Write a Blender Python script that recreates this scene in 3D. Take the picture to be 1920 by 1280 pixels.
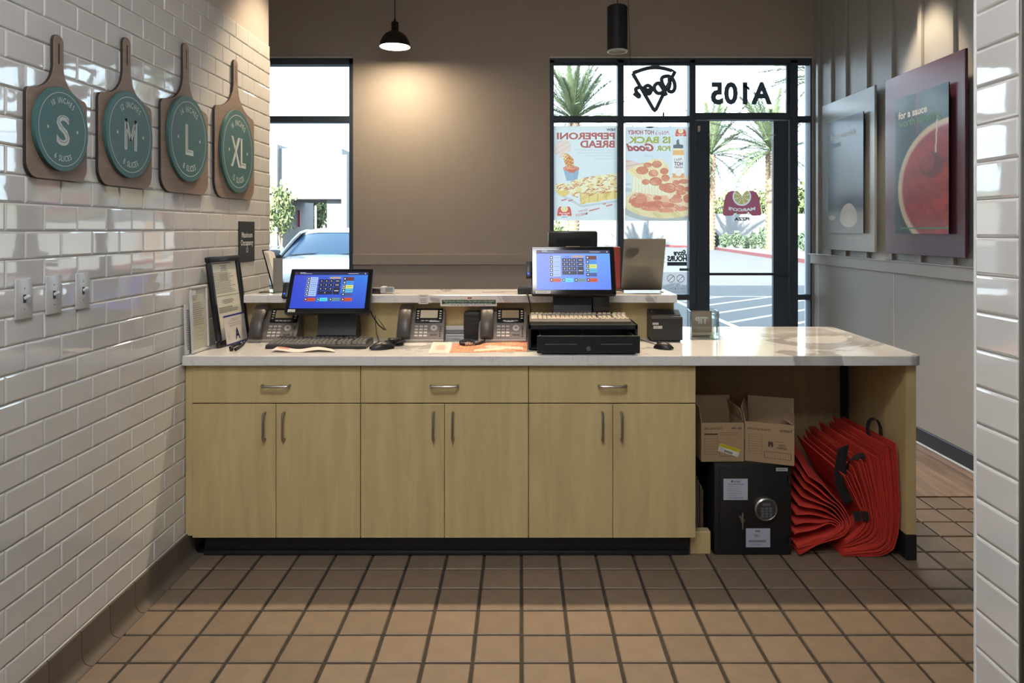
import bpy, bmesh, math, random
import numpy as np
from mathutils import Matrix, Vector, Euler
for _o in list(bpy.data.objects): bpy.data.objects.remove(_o, do_unlink=True)
SC = bpy.context.scene
COL = SC.collection
R = math.radians
random.seed(7)

# ------------------------------------------------------------ camera
FPX, VX, VY, CH = 1347.0, 977.0, 430.0, 1.395      # focal length and vanishing point in pixels, eye height
cam_d = bpy.data.cameras.new('camera'); cam = bpy.data.objects.new('camera', cam_d); COL.objects.link(cam)
cam_d.sensor_width = 36.0; cam_d.lens = 36.0*FPX/1920
cam_d.shift_x = -(VX-960)/1920; cam_d.shift_y = -(640-VY)/1920
cam.location = (0, 0, CH); cam.rotation_euler = (R(90), 0, 0)
cam_d.clip_start = 0.05; cam_d.clip_end = 500
SC.camera = cam
# ------------------------------------------------------------ sky, sun, exposure
SKY = 1.85; SUN = 11.0
wd = bpy.data.worlds.new('sky'); SC.world = wd; wd.use_nodes = True
bg = wd.node_tree.nodes['Background']
bg.inputs[0].default_value = (0.67, 0.85, 1.0, 1); bg.inputs[1].default_value = SKY
sl = bpy.data.lights.new('sun', 'SUN'); sl.energy = SUN; sl.angle = R(0.6); sl.color = (1, .95, .86)
so = bpy.data.objects.new('sun', sl); COL.objects.link(so); so.rotation_euler = (R(62), 0, R(-22))
vs = SC.view_settings; vs.view_transform = 'Standard'; vs.look = 'None'; vs.exposure = 1.95; vs.gamma = 1.0; vs.use_curve_mapping = False
SC.display_settings.display_device = 'sRGB'
cy = SC.cycles
cy.use_denoising = True; cy.max_bounces = 10; cy.diffuse_bounces = 5; cy.glossy_bounces = 5; cy.transparent_max_bounces = 24
cy.transmission_bounces = 8; cy.sample_clamp_indirect = 6.0; cy.caustics_reflective = False; cy.caustics_refractive = False
cy.blur_glossy = 0.05

def X(px, d): return (px-VX)*d/FPX
def Z(py, d): return CH-(py-VY)*d/FPX
def S(r, g, b):
    return tuple(((c/255)/12.92 if c/255 <= .04045 else ((c/255+.055)/1.055)**2.4) for c in (r, g, b))

# ------------------------------------------------------------ materials
MATS = {}
def mat(name, col=(.5,.5,.5), rough=.5, metal=0., var=.06, scale=8., bump=0., bscale=60., ior=1.5, coat=0., rnd=0., emit=0., stretch=None, spec=.5, trans=0., wood=0.):
    if name in MATS: return MATS[name]
    m = bpy.data.materials.new(name); m.use_nodes = True; nt = m.node_tree; N = nt.nodes; L = nt.links
    b = N['Principled BSDF']
    b.inputs['Roughness'].default_value = rough; b.inputs['Metallic'].default_value = metal; b.inputs['IOR'].default_value = ior
    b.inputs['Coat Weight'].default_value = coat; b.inputs['Coat Roughness'].default_value = .05
    b.inputs['Specular IOR Level'].default_value = spec
    tc = N.new('ShaderNodeTexCoord'); mp = N.new('ShaderNodeMapping'); L.new(tc.outputs['Object'], mp.inputs[0])
    if stretch: mp.inputs['Scale'].default_value = stretch
    nz = N.new('ShaderNodeTexNoise'); nz.inputs['Scale'].default_value = scale; nz.inputs['Detail'].default_value = 5
    L.new(mp.outputs[0], nz.inputs['Vector'])
    rp = N.new('ShaderNodeMapRange'); rp.inputs[1].default_value = .3; rp.inputs[2].default_value = .7
    rp.inputs[3].default_value = 1-var; rp.inputs[4].default_value = 1+var; L.new(nz.outputs[0], rp.inputs[0])
    fac = rp.outputs[0]
    if rnd:
        oi = N.new('ShaderNodeObjectInfo'); r2 = N.new('ShaderNodeMapRange'); r2.inputs[3].default_value = 1-rnd; r2.inputs[4].default_value = 1+rnd
        L.new(oi.outputs['Random'], r2.inputs[0]); mu = N.new('ShaderNodeMath'); mu.operation = 'MULTIPLY'
        L.new(fac, mu.inputs[0]); L.new(r2.outputs[0], mu.inputs[1]); fac = mu.outputs[0]
    if wood:
        wv = N.new('ShaderNodeTexNoise'); wv.inputs['Scale'].default_value = 3; wv.inputs['Detail'].default_value = 8; wv.inputs['Distortion'].default_value = .6
        m2 = N.new('ShaderNodeMapping'); m2.inputs['Scale'].default_value = stretch or (1,1,1); L.new(tc.outputs['Object'], m2.inputs[0]); L.new(m2.outputs[0], wv.inputs['Vector'])
        r3 = N.new('ShaderNodeMapRange'); r3.inputs[1].default_value = .35; r3.inputs[2].default_value = .65; r3.inputs[3].default_value = 1-wood; r3.inputs[4].default_value = 1+wood*.5
        L.new(wv.outputs[0], r3.inputs[0]); mu = N.new('ShaderNodeMath'); mu.operation = 'MULTIPLY'; L.new(fac, mu.inputs[0]); L.new(r3.outputs[0], mu.inputs[1]); fac = mu.outputs[0]
    vm = N.new('ShaderNodeVectorMath'); vm.operation = 'SCALE'; vm.inputs[0].default_value = col; L.new(fac, vm.inputs['Scale'])
    L.new(vm.outputs[0], b.inputs['Base Color'])
    if emit:
        b.inputs['Emission Color'].default_value = (*col, 1); b.inputs['Emission Strength'].default_value = emit
    if bump:
        n2 = N.new('ShaderNodeTexNoise'); n2.inputs['Scale'].default_value = bscale; n2.inputs['Detail'].default_value = 3; L.new(tc.outputs['Object'], n2.inputs['Vector'])
        bp = N.new('ShaderNodeBump'); bp.inputs['Strength'].default_value = bump; bp.inputs['Distance'].default_value = .01
        L.new(n2.outputs[0], bp.inputs['Height']); L.new(bp.outputs[0], b.inputs['Normal'])
    MATS[name] = m; return m
def attr_mat(name, rough=.4, emit=0., trans=0., spec=.5, coat=0.):
    """flat print: colour from the mesh attribute 'ink'"""
    if name in MATS: return MATS[name]
    m = bpy.data.materials.new(name); m.use_nodes = True; nt = m.node_tree; N = nt.nodes; L = nt.links
    b = N['Principled BSDF']; b.inputs['Roughness'].default_value = rough; b.inputs['Specular IOR Level'].default_value = spec
    b.inputs['Coat Weight'].default_value = coat; b.inputs['Coat Roughness'].default_value = .12
    a = N.new('ShaderNodeAttribute'); a.attribute_name = 'ink'; L.new(a.outputs['Color'], b.inputs['Base Color'])
    if emit:
        b.inputs['Base Color'].default_value = (0,0,0,1); L.remove(b.inputs['Base Color'].links[0])
        L.new(a.outputs['Color'], b.inputs['Emission Color']); b.inputs['Emission Strength'].default_value = emit
    if trans:
        t = N.new('ShaderNodeBsdfTranslucent'); L.new(a.outputs['Color'], t.inputs[0]); mx = N.new('ShaderNodeMixShader'); mx.inputs[0].default_value = trans
        L.new(b.outputs[0], mx.inputs[1]); L.new(t.outputs[0], mx.inputs[2]); L.new(mx.outputs[0], N['Material Output'].inputs[0])
    MATS[name] = m; return m
def glass_mat(name, tint=(1,1,1), ior=1.45, rough=0.0, frost=0.0):
    if name in MATS: return MATS[name]
    m = bpy.data.materials.new(name); m.use_nodes = True; nt = m.node_tree; N = nt.nodes; L = nt.links
    N.remove(N['Principled BSDF'])
    t = N.new('ShaderNodeBsdfTransparent'); t.inputs[0].default_value = (*tint, 1)
    g = N.new('ShaderNodeBsdfGlossy'); g.inputs['Roughness'].default_value = rough
    fr = N.new('ShaderNodeFresnel'); fr.inputs[0].default_value = ior
    tn = N.new('ShaderNodeTexNoise'); tn.inputs['Scale'].default_value = 3.0
    mx = N.new('ShaderNodeMixShader'); L.new(fr.outputs[0], mx.inputs[0]); L.new(t.outputs[0], mx.inputs[1]); L.new(g.outputs[0], mx.inputs[2])
    out = mx
    if frost:
        d = N.new('ShaderNodeBsdfDiffuse'); d.inputs[0].default_value = (.75,.72,.68,1)
        m2 = N.new('ShaderNodeMixShader'); m2.inputs[0].default_value = frost; L.new(mx.outputs[0], m2.inputs[1]); L.new(d.outputs[0], m2.inputs[2]); out = m2
    L.new(out.outputs[0], N['Material Output'].inputs[0])
    MATS[name] = m; return m
def sheet_mat(name, col, trans=.6):
    if name in MATS: return MATS[name]
    m = mat(name, col, .5); N = m.node_tree.nodes; L = m.node_tree.links
    t = N.new('ShaderNodeBsdfTranslucent'); t.inputs[0].default_value = (*col, 1); mx = N.new('ShaderNodeMixShader'); mx.inputs[0].default_value = trans
    L.new(N['Principled BSDF'].outputs[0], mx.inputs[1]); L.new(t.outputs[0], mx.inputs[2]); L.new(mx.outputs[0], N['Material Output'].inputs[0]); return m

# ------------------------------------------------------------ mesh builder
def frame(o, r, u):
    r = Vector(r).normalized(); u = Vector(u).normalized(); n = r.cross(u)
    M = Matrix((r, u, n)).transposed().to_4x4(); M.translation = Vector(o); return M
class MB:
    def __init__(s, M=None): s.v = []; s.f = []; s.c = []; s.M = M or Matrix(); s.col = None
    def add(s, vs, fs):
        n = len(s.v); s.v += [tuple(s.M @ Vector(p)) for p in vs]
        for f in fs: s.f.append(tuple(i+n for i in f)); s.c.append(s.col)
        return s
    def box(s, x0, x1, y0, y1, z0, z1):
        return s.add([(x0,y0,z0),(x1,y0,z0),(x1,y1,z0),(x0,y1,z0),(x0,y0,z1),(x1,y0,z1),(x1,y1,z1),(x0,y1,z1)],
                     [(0,3,2,1),(4,5,6,7),(0,1,5,4),(1,2,6,5),(2,3,7,6),(3,0,4,7)])
    def rbox(s, x0, x1, y0, y1, z0, z1, r=.005, seg=2):
        bm = bmesh.new(); bmesh.ops.create_cube(bm, size=1)
        for v in bm.verts: v.co = Vector(((x0+x1)/2+v.co.x*(x1-x0), (y0+y1)/2+v.co.y*(y1-y0), (z0+z1)/2+v.co.z*(z1-z0)))
        bmesh.ops.bevel(bm, geom=bm.edges[:], offset=r, segments=seg, affect='EDGES', profile=.5)
        bm.verts.index_update(); s.add([v.co[:] for v in bm.verts], [[v.index for v in f.verts] for f in bm.faces]); bm.free(); return s
    def prism(s, pts, z0, z1):
        n = len(pts); a = sum(pts[i][0]*pts[(i+1)%n][1]-pts[(i+1)%n][0]*pts[i][1] for i in range(n))
        if a < 0: pts = pts[::-1]
        return s.add([(x,y,z0) for x,y in pts]+[(x,y,z1) for x,y in pts],
                     [tuple(range(n-1,-1,-1)), tuple(range(n,2*n))]+[(i,(i+1)%n,n+(i+1)%n,n+i) for i in range(n)])
    def quad(s, a, b, c, d): return s.add([a,b,c,d], [(0,1,2,3)])
    def rect(s, x0, x1, y0, y1, z=0., col=None):
        s.col = col; s.add([(x0,y0,z),(x1,y0,z),(x1,y1,z),(x0,y1,z)], [(0,1,2,3)]); return s
    def poly(s, pts, z=0., col=None):
        s.col = col; n = len(pts); a = sum(pts[i][0]*pts[(i+1)%n][1]-pts[(i+1)%n][0]*pts[i][1] for i in range(n))
        if a < 0: pts = pts[::-1]
        return s.add([(x,y,z) for x,y in pts], [tuple(range(n))])
    def tube(s, pts, r, n=8, closed=False, upv=None):
        pts = [Vector(p) for p in pts]; k = len(pts); vs = []; fs = []; up = None
        for i, p in enumerate(pts):
            a = pts[i-1] if (i > 0 or closed) else p; b = pts[(i+1) % k] if (i < k-1 or closed) else p
            t = (b-a).normalized()
            if up is None: up = Vector((0,0,1)) if abs(t.z) < .9 else Vector((1,0,0))
            sx = t.cross(up)
            if sx.length < 1e-5: sx = t.cross(Vector((1,.3,0)))
            if upv: sx = t.cross(Vector(upv)); up = Vector(upv)
            sx.normalize(); up = sx.cross(t).normalized(); rr = r[i] if isinstance(r, (list, tuple)) else r
            for j in range(n):
                q = 2*math.pi*j/n; vs.append(p+sx*math.cos(q)*rr+up*math.sin(q)*rr)
        for i in range(k if closed else k-1):
            for j in range(n):
                i2 = (i+1) % k; fs.append((i*n+j, i*n+(j+1) % n, i2*n+(j+1) % n, i2*n+j))
        if not closed: fs += [tuple(range(n-1,-1,-1)), tuple(range((k-1)*n, k*n))]
        return s.add(vs, fs)
    def lathe(s, prof, n=24, cx=0, cy_=0, cap=False):
        vs = []; fs = []; k = len(prof)
        for r, z in prof:
            for j in range(n): q = 2*math.pi*j/n; vs.append((cx+r*math.cos(q), cy_+r*math.sin(q), z))
        for i in range(k-1):
            for j in range(n): fs.append((i*n+j, i*n+(j+1) % n, (i+1)*n+(j+1) % n, (i+1)*n+j))
        if cap: fs += [tuple(range(n-1,-1,-1)), tuple(range((k-1)*n, k*n))]
        return s.add(vs, fs)
    def grid(s, rows):
        k = len(rows); n = len(rows[0]); vs = [p for r in rows for p in r]
        return s.add(vs, [(i*n+j, i*n+j+1, (i+1)*n+j+1, (i+1)*n+j) for i in range(k-1) for j in range(n-1)])
    def mesh(s, name, m, smooth=False, ang=38):
        me = bpy.data.meshes.new(name); me.from_pydata(s.v, [], s.f); me.update()
        if m: me.materials.append(m)
        if any(c is not None for c in s.c):
            at = me.color_attributes.new('ink', 'FLOAT_COLOR', 'CORNER'); d = []
            for p in me.polygons: d += list((*(s.c[p.index] or (1,1,1)), 1))*len(p.vertices)
            at.data.foreach_set('color', d)
        if smooth:
            me.polygons.foreach_set('use_smooth', [True]*len(me.polygons)); me.set_sharp_from_angle(angle=R(ang))
        return me
    def build(s, name, m, parent=None, smooth=False, ang=38):
        return link(name, s.mesh(name, m, smooth, ang), parent)
def link(name, data, parent=None):
    o = bpy.data.objects.new(name, data); COL.objects.link(o)
    if parent: o.parent = parent
    return o
def tag(o, label=None, cat=None, group=None, kind=None):
    if label: o['label'] = label
    if cat: o['category'] = cat
    if group: o['group'] = group
    if kind: o['kind'] = kind
    return o
def thing(name, label, cat, loc=(0,0,0), rz=0, group=None):
    o = link(name, None); o.location = loc; o.rotation_euler = (0,0,rz); o.empty_display_size = .05
    return tag(o, label, cat, group)
def copy_tree(o, parent=None):
    c = o.copy(); COL.objects.link(c); c.parent = parent
    for ch in list(o.children): copy_tree(ch, c)
    return c
def struct(o): o['kind'] = 'structure'; return o

# lettering: list of (text, x, y, size[, options]) laid out in the frame M; one mesh
_TX = {}
def glyphs(txt, bold=0., sp=1.0):
    k = (txt, bold, sp)
    if k in _TX: return _TX[k]
    cu = bpy.data.curves.new('t', 'FONT'); cu.body = txt; cu.size = 1; cu.offset = bold; cu.space_character = sp; cu.resolution_u = 3; cu.fill_mode = 'FRONT'
    ob = bpy.data.objects.new('t', cu); me = bpy.data.meshes.new_from_object(ob)
    vs = [v.co[:2] for v in me.vertices]; fs = [tuple(p.vertices) for p in me.polygons]
    bpy.data.objects.remove(ob); bpy.data.curves.remove(cu); bpy.data.meshes.remove(me)
    xs = [v[0] for v in vs] or [0]
    _TX[k] = (vs, fs, min(xs), max(xs)); return _TX[k]
def put(mb, txt, x, y, size, align='C', xs=1., bold=0., shear=0., z=0., rot=0., sp=1., col=None, width=None):
    vs, fs, a, b = glyphs(txt, bold, sp)
    if width: xs = width/((b-a)*size)
    off = {'C': -(a+b)/2, 'L': -a, 'R': -b}[align]; c, s_ = math.cos(rot), math.sin(rot); out = []
    for vx, vy in vs:
        px = (vx+off)*xs*size+shear*vy*size; py = vy*size
        out.append((x+px*c-py*s_, y+px*s_+py*c, z))
    mb.col = col; mb.add(out, fs); return mb
def arc_text(mb, txt, cx, cy_, rad, size, mid, sp=1.0, inside=False, bold=.0, z=0., col=None, xs=.8):
    ws = [(glyphs(ch, bold)[3]-glyphs(ch, bold)[2])*xs*size if ch != ' ' else size*.3 for ch in txt]; gap = size*.12*sp
    tot = sum(ws)+gap*(len(txt)-1); t = -tot/2
    for ch, w in zip(txt, ws):
        q = (t+w/2)/rad; t += w+gap
        if ch == ' ': continue
        if not inside: a = mid-q; put(mb, ch, cx+rad*math.cos(a), cy_+rad*math.sin(a), size, 'C', xs, bold, 0, z, a-math.pi/2, col=col)
        else: a = mid+q; put(mb, ch, cx+rad*math.cos(a), cy_+rad*math.sin(a), size, 'C', xs, bold, 0, z, a+math.pi/2, col=col)
def painted(name, M, w, h, nx, ny, fn, m, parent=None):
    """a flat print on a fine grid; fn(u, v) -> rgb arrays, u to the right and v down, 0..1"""
    u = np.linspace(0, 1, nx+1); v = np.linspace(0, 1, ny+1); U, V = np.meshgrid(u, v)
    rgb = np.clip(fn(U, V), 0, 1)
    P = np.stack([U*w, (1-V)*h, U*0, U*0+1], -1).reshape(-1, 4) @ np.array(M).T
    idx = np.arange((nx+1)*(ny+1)).reshape(ny+1, nx+1)
    F = np.stack([idx[1:, :-1], idx[1:, 1:], idx[:-1, 1:], idx[:-1, :-1]], -1).reshape(-1, 4)
    me = bpy.data.meshes.new(name); me.from_pydata(P[:, :3].tolist(), [], F.tolist()); me.update(); me.materials.append(m)
    at = me.color_attributes.new('ink', 'FLOAT_COLOR', 'POINT')
    lin = np.where(rgb <= .04045, rgb/12.92, ((rgb+.055)/1.055)**2.4)
    at.data.foreach_set('color', np.concatenate([lin.reshape(-1, 3), np.ones(((nx+1)*(ny+1), 1))], 1).ravel().astype(np.float32))
    return link(name, me, parent)
def nzf(U, V, f, seed=0):
    rs = np.random.RandomState(seed); o = np.zeros_like(U); 
    for k in range(6):
        a, b, p = rs.randn()*f*(1.5**k*.5), rs.randn()*f*(1.5**k*.5), rs.rand()*6.28
        o += np.sin(a*U+b*V+p)/(1.25**k)
    return o/3
def over(img, mask, c):
    m = np.clip(mask, 0, 1)[..., None]; return img*(1-m)+np.array(c)[None, None]/255.*m
# ------------------------------------------------------------ shared materials
M_TILE = mat('glazed_white_tile', (.70,.69,.665), .03, var=.015, bump=.02, bscale=9, ior=1.75, rnd=.03, spec=.6)
M_GROUT = mat('pale_grout', (.52,.51,.48), .8)
M_PAINT = mat('taupe_wall_paint', (.50,.44,.39), .75, var=.02, bump=.05, bscale=250)
M_GREY = mat('grey_panel_paint', (.43,.435,.43), .42, var=.015, bump=.03, bscale=200)
M_CEIL = mat('ceiling_paint', (.55,.54,.52), .8)
M_QUARRY = mat('quarry_tile', (.190,.137,.092), .5, var=.10, scale=14, bump=.08, bscale=120, rnd=.10)
M_FGROUT = mat('dark_floor_grout', (.035,.027,.020), .9, var=.3, scale=40)
M_COVE = mat('brown_cove_tile', (.115,.092,.070), .45, var=.08, rnd=.06)
M_PLANK = mat('wood_plank_tile', (.25,.165,.115), .4, var=.1, scale=5, stretch=(8,.8,1), wood=.35, rnd=.18)
M_BASE = mat('black_vinyl_base', (.012,.013,.016), .4)
M_MAPLE = mat('maple_laminate', (.57,.44,.215), .42, var=.05, scale=5, stretch=(6,6,.8), wood=.10)
M_FRAME = mat('black_aluminium_sky_glare', (.050,.075,.112), .55, var=.05, spec=.5)  # blue sky glare mixed into the black frame colour
M_PANE = glass_mat('clear_window_glass', (.985,.995,.99))
M_BLACK = mat('black_plastic', (.012,.012,.014), .38, var=.1)
M_BLACKM = mat('black_powder_coat', (.010,.010,.011), .5, var=.1, bump=.05, bscale=300)
M_WHITE = mat('white_plastic', (.72,.72,.70), .35)
M_STEEL = mat('brushed_nickel', (.38,.36,.33), .32, 1.0)
M_PAPER = mat('white_paper', (.70,.69,.65), .6, var=.02)
M_WHITEINK = mat('white_ink', (.75,.76,.74), .55)
M_BLACKINK = mat('black_ink', (.015,.016,.018), .6)
PRINT = attr_mat('printed_sheet', .45)
CLEAR = glass_mat('clear_acrylic', (.93,.94,.93), 1.49)

YB = 6.4; CEIL = 3.62; YF = -2.6; XL = -1.417; XR = 2.607
# ------------------------------------------------------------ floor
fl = struct(MB().box(-2.75, 2.75, YF-.15, 3.755, -.12, -.006).build('floor', M_FGROUT))
T = .1475/2
tm = MB(); b_ = .003
tm.add([(-T,-T,-.012),(T,-T,-.012),(T,T,-.012),(-T,T,-.012),(-T,-T,-b_),(T,-T,-b_),(T,T,-b_),(-T,T,-b_),(-T+b_,-T+b_,0),(T-b_,-T+b_,0),(T-b_,T-b_,0),(-T+b_,T-b_,0)],
       [(0,1,5,4),(1,2,6,5),(2,3,7,6),(3,0,4,7),(4,5,9,8),(5,6,10,9),(6,7,11,10),(7,4,8,11),(8,9,10,11)])
tme = tm.mesh('quarry_tile', M_QUARRY)
P = .159
for j in range(-8, 6):
    y = 2.952+P*(j+.5)
    for i in range(-9, 17):
        x = .002+P*(i+.5)
        if x < -1.40 or x > XR-.03 or y > 3.755: continue
        if y > 3.16 and x < .7: continue
        if y < 1.9 and (x > .95 or x < -1.36): continue
        if (x/y > .75 and y < 3): continue
        t = link('tile', tme, fl); t.location = (x, y, random.uniform(-.0008, .0006)); t.rotation_euler = (random.uniform(-.004,.004), random.uniform(-.004,.004), random.choice((0,1,2,3))*math.pi/2+random.uniform(-.006,.006))
fw = struct(MB().box(-2.75, 2.75, 3.755, YB+.15, -.12, -.006).build('floor_wood', M_FGROUT))
pw = .148
for i in range(0, 15):
    x0 = .42+i*(pw+.003); off = (i*.41) % 1.2
    y = 3.76-off
    while y < YB:
        a, b = max(y, 3.76), min(y+1.197, YB)
        if b-a > .05:
            q = MB(); q.rbox(x0, min(x0+pw, XR), a, b, -.012, 0, .0015, 1); q.build('plank', M_PLANK, fw)
        y += 1.2
ce = struct(MB().box(-2.75, 2.75, YF-.15, YB+.15, CEIL, CEIL+.1).build('ceiling', M_CEIL))

# ------------------------------------------------------------ tiled left wall
wl = struct(MB().box(-2.75, XL-.009, YF-.15, 4.058, 0, CEIL).build('wall_left', M_PAINT))
MB().box(XL-.0095, XL-.0035, 0.4, 4.058, .112, 2.426).build('grout_bed', M_GROUT, wl)
PH, PV = .160, .0797
hy, hz = (PH-.0028)/2, (PV-.0028)/2
def wall_tile_mesh(name, hy, hz, sgn=1, bv=.0055):
    q = MB(); d = .0032
    def ring(a, b, x): return [(x*sgn, -a, -b), (x*sgn, a, -b), (x*sgn, a, b), (x*sgn, -a, b)]
    q.add(ring(hy, hz, -.006)+ring(hy, hz, -d)+ring(hy-bv*.35, hz-bv*.35, -d*.35)+ring(hy-bv, hz-bv, 0),
          [tuple((k*4+i, k*4+(i+1) % 4, k*4+4+(i+1) % 4, k*4+4+i)[::sgn]) for k in range(3) for i in range(4)]+[(12,13,14,15)[::sgn]])
    return q.mesh(name, M_TILE)
wtm = wall_tile_mesh('wall_tile', hy, hz)
tl = []
for k in range(-16, 13):
    z = 1.390+PV*(k+.5); y0 = 1.974 + (0 if k % 2 == 0 else PH/2)
    i = -9
    while True:
        a = y0+i*PH; b = a+PH; i += 1
        if a > 4.05: break
        if b > 4.058: b = 4.058+.0014
        if b-a < .02 or a < .55: continue
        c = (a+b)/2; py = VY-(z-CH)*FPX/c; px = VX+XL*FPX/c
        tl.append((c, z, (b-a)/PH, -30 < px < 1920 and -30 < py < 1310))
seen = sorted([t for t in tl if t[3]], key=lambda t: t[0])
rest = seen[298:]+[t for t in tl if not t[3]]
for c, z, s, _ in seen[:298]:
    o = link('tile', wtm, wl); o.location = (XL, c, z); o.scale = (1, s, 1)
    o.rotation_euler = (0, random.gauss(0, .0035), random.gauss(0, .0035))
q = MB()
vs_ = [v.co.copy() for v in wtm.vertices]; fs_ = [tuple(p.vertices) for p in wtm.polygons]
for c, z, s, _ in rest:
    e = Euler((0, random.gauss(0, .0035), random.gauss(0, .0035))).to_matrix()
    q.add([e @ Vector((v.x, v.y*s, v.z))+Vector((XL, c, z)) for v in vs_], fs_)
tag(q.build('tile_field', M_TILE, wl), kind='stuff')
# cove base along it
bl = struct(MB().box(XL-.004, XL+.004, .5, 3.09, 0, .112).build('baseboard_left', M_GROUT))
prof = [(0,.112),(.009,.112),(.0105,.108),(.0115,.034),(.0145,.020),(.022,.009),(.034,.003),(.046,.0015),(.046,-.008),(0,-.008)]
cm = MB(Matrix(((1,0,0,0),(0,0,1,0),(0,1,0,0),(0,0,0,1)))); cm.prism(prof, .0016, P-.0016); cme = cm.mesh('cove_tile', M_COVE, True, 30)
for k in range(-14, 1):
    o = link('tile', cme, bl); o.location = (XL+.004, 2.929+P*k, 0)
# ------------------------------------------------------------ wall end with one tile column near the camera
EX, EY0, EY1 = .975, 1.402, 1.545
wp = struct(MB().box(EX+.009, 2.75, EY0, EY1, 0, CEIL).build('wall_front', M_GREY))
MB().box(EX+.0035, EX+.0095, EY0+.004, EY1, 0, CEIL).build('grout_bed', M_GROUT, wp)
MB().rbox(EX-.001, EX+.012, EY0-.002, EY0+.005, 0, CEIL, .0015, 1).build('edge_trim', M_STEEL, wp)
MB().rbox(EX-.001, EX+.012, EY1-.004, EY1+.003, 0, CEIL, .0015, 1).build('edge_trim', M_WHITE, wp)
ptm = wall_tile_mesh('end_tile', .0665, hz, -1)
for k in range(-6, 38):
    z = .5015+PV*(k+.5)
    if z > CEIL-.04 or z < .04: continue
    o = link('tile', ptm, wp); o.location = (EX, (EY0+EY1)/2+.002, z); o.rotation_euler = (0, random.gauss(0, .004), random.gauss(0, .004))
# ------------------------------------------------------------ outer walls
struct(MB().box(-2.75, 2.75, YF-.15, YF, 0, CEIL).build('wall_kitchen', M_GREY))
wb = MB(); WX0, WX1 = -2.44, X(662, YB); SX0, SX1 = X(1031, YB), X(1521, YB); WT = Z(108, YB); WS = .30
wb.box(-2.75, WX0, YB, YB+.15, 0, CEIL); wb.box(WX0, WX1, YB, YB+.15, 0, WS); wb.box(WX1, SX0, YB, YB+.15, 0, WT); wb.box(SX1, 2.75, YB, YB+.15, 0, WT)
wb.box(WX0, 2.75, YB, YB+.15, WT, CEIL)
wb = struct(wb.build('wall_back', M_PAINT))
MB().rbox(WX1, SX0, YB-.022, YB, Z(496, YB), Z(476, YB), .003, 1).build('chair_rail', M_PAINT, wb)
MB().rbox(WX1, SX0, YB-.014, YB, 0, .10, .003, 1).build('baseboard', M_BASE, wb)
struct(MB().box(-2.75, -2.60, 4.058, YB, 0, CEIL).build('wall_far_left', M_PAINT))
wr = struct(MB().box(XR, 2.75, YF, YB, 0, CEIL).build('wall_right', M_GREY))
RZ0, RZ1 = 1.094, 1.176
MB().rbox(XR-.034, XR, 1.6, YB+.015, RZ0, RZ1, .003, 1).build('chair_rail', M_GREY, wr)
MB().rbox(XR-.042, XR, 1.6, YB+.02, RZ1-.004, RZ1+.006, .002, 1).build('rail_cap', M_GREY, wr)
for y in (6.277, 6.013, 5.743, 5.394, 5.034, 4.667, 4.319, 3.97, 3.62, 3.27):
    MB().rbox(XR-.022, XR, y-.022, y+.022, RZ1+.004, CEIL, .002, 1).build('batten', M_GREY, wr)
pe = [1.6, 3.73, 5.0, 6.262, YB]
for a, b in zip(pe[:-1], pe[1:]):
    MB().rbox(XR-.012, XR, a+.004, b-.004, .103, RZ0, .002, 1).build('panel', M_GREY, wr)
    MB().rbox(XR-.014, XR-.002, b-.009, b+.003, .103, RZ0, .001, 1).build('joint_strip', M_WHITE, wr)
br = struct(MB().rbox(XR-.02, XR-.002, 1.6, YB, .012, .103, .003, 1).build('baseboard_right', M_BASE))
MB().rbox(XR-.03, XR-.004, 1.6, YB, 0, .013, .003, 1).build('reflection_strip', mat('painted_blue_reflection', (.55,.6,.68), .35), br)  # pale strip painted for the blue reflection along the black base

# ------------------------------------------------------------ storefront
def bar(name, par, px0, px1, py0, py1, y0=YB-.012, y1=YB+.10, m=M_FRAME, r=.003):
    return MB().rbox(X(px0, YB), X(px1, YB), y0, y1, Z(py1, YB), Z(py0, YB), r, 1).build(name, m, par)
def barz(name, par, px0, px1, z0, z1, y0=YB-.012, y1=YB+.10, m=M_FRAME):
    return MB().rbox(X(px0, YB), X(px1, YB), y0, y1, z0, z1, .003, 1).build(name, m, par)
GY = YB+.05
def pane(par, px0, px1, z0, z1): return MB().box(X(px0, YB), X(px1, YB), GY, GY+.006, z0, z1).build('pane', M_PANE, par)
w1 = struct(link('window_1', None))
TH = Z(108, YB)
LX = 460
bar('head', w1, LX, 662, 110, 121); bar('transom', w1, LX, 655.5, 217.5, 229); bar('jamb', w1, 655, 662, 110, 660)
barz('sill', w1, LX, 662, WS, WS+.06); MB().rbox(WX0, X(LX+6, YB), YB-.012, YB+.1, WS, Z(110, YB), .003, 1).build('jamb', M_FRAME, w1)
MB().rbox(WX0, WX1, YB-.012, YB+.005, WT-.006, WT+.008, .002, 1).build('reveal_bead', M_WHITE, w1)
pane(w1, LX, 657, Z(218, YB), Z(118, YB)); pane(w1, LX, 657, WS+.05, Z(228, YB))
w2 = struct(link('window_2', None))
bar('head', w2, 1031, 1521, 110, 118.5)
MB().rbox(SX0, SX1, YB-.012, YB+.005, WT-.006, WT+.008, .002, 1).build('reveal_bead', M_WHITE, w2)
SILL = (Z(562, YB), Z(552, YB))
for a, b in ((1031, 1038.5), (1158, 1169.5), (1292.5, 1304)): barz('mullion', w2, a, b, 0, Z(112, YB))
for a, b in ((1480.5, 1495.5), (1518.5, 1521.5)): barz('mullion', w2, a, b, 0, Z(112, YB))
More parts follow.
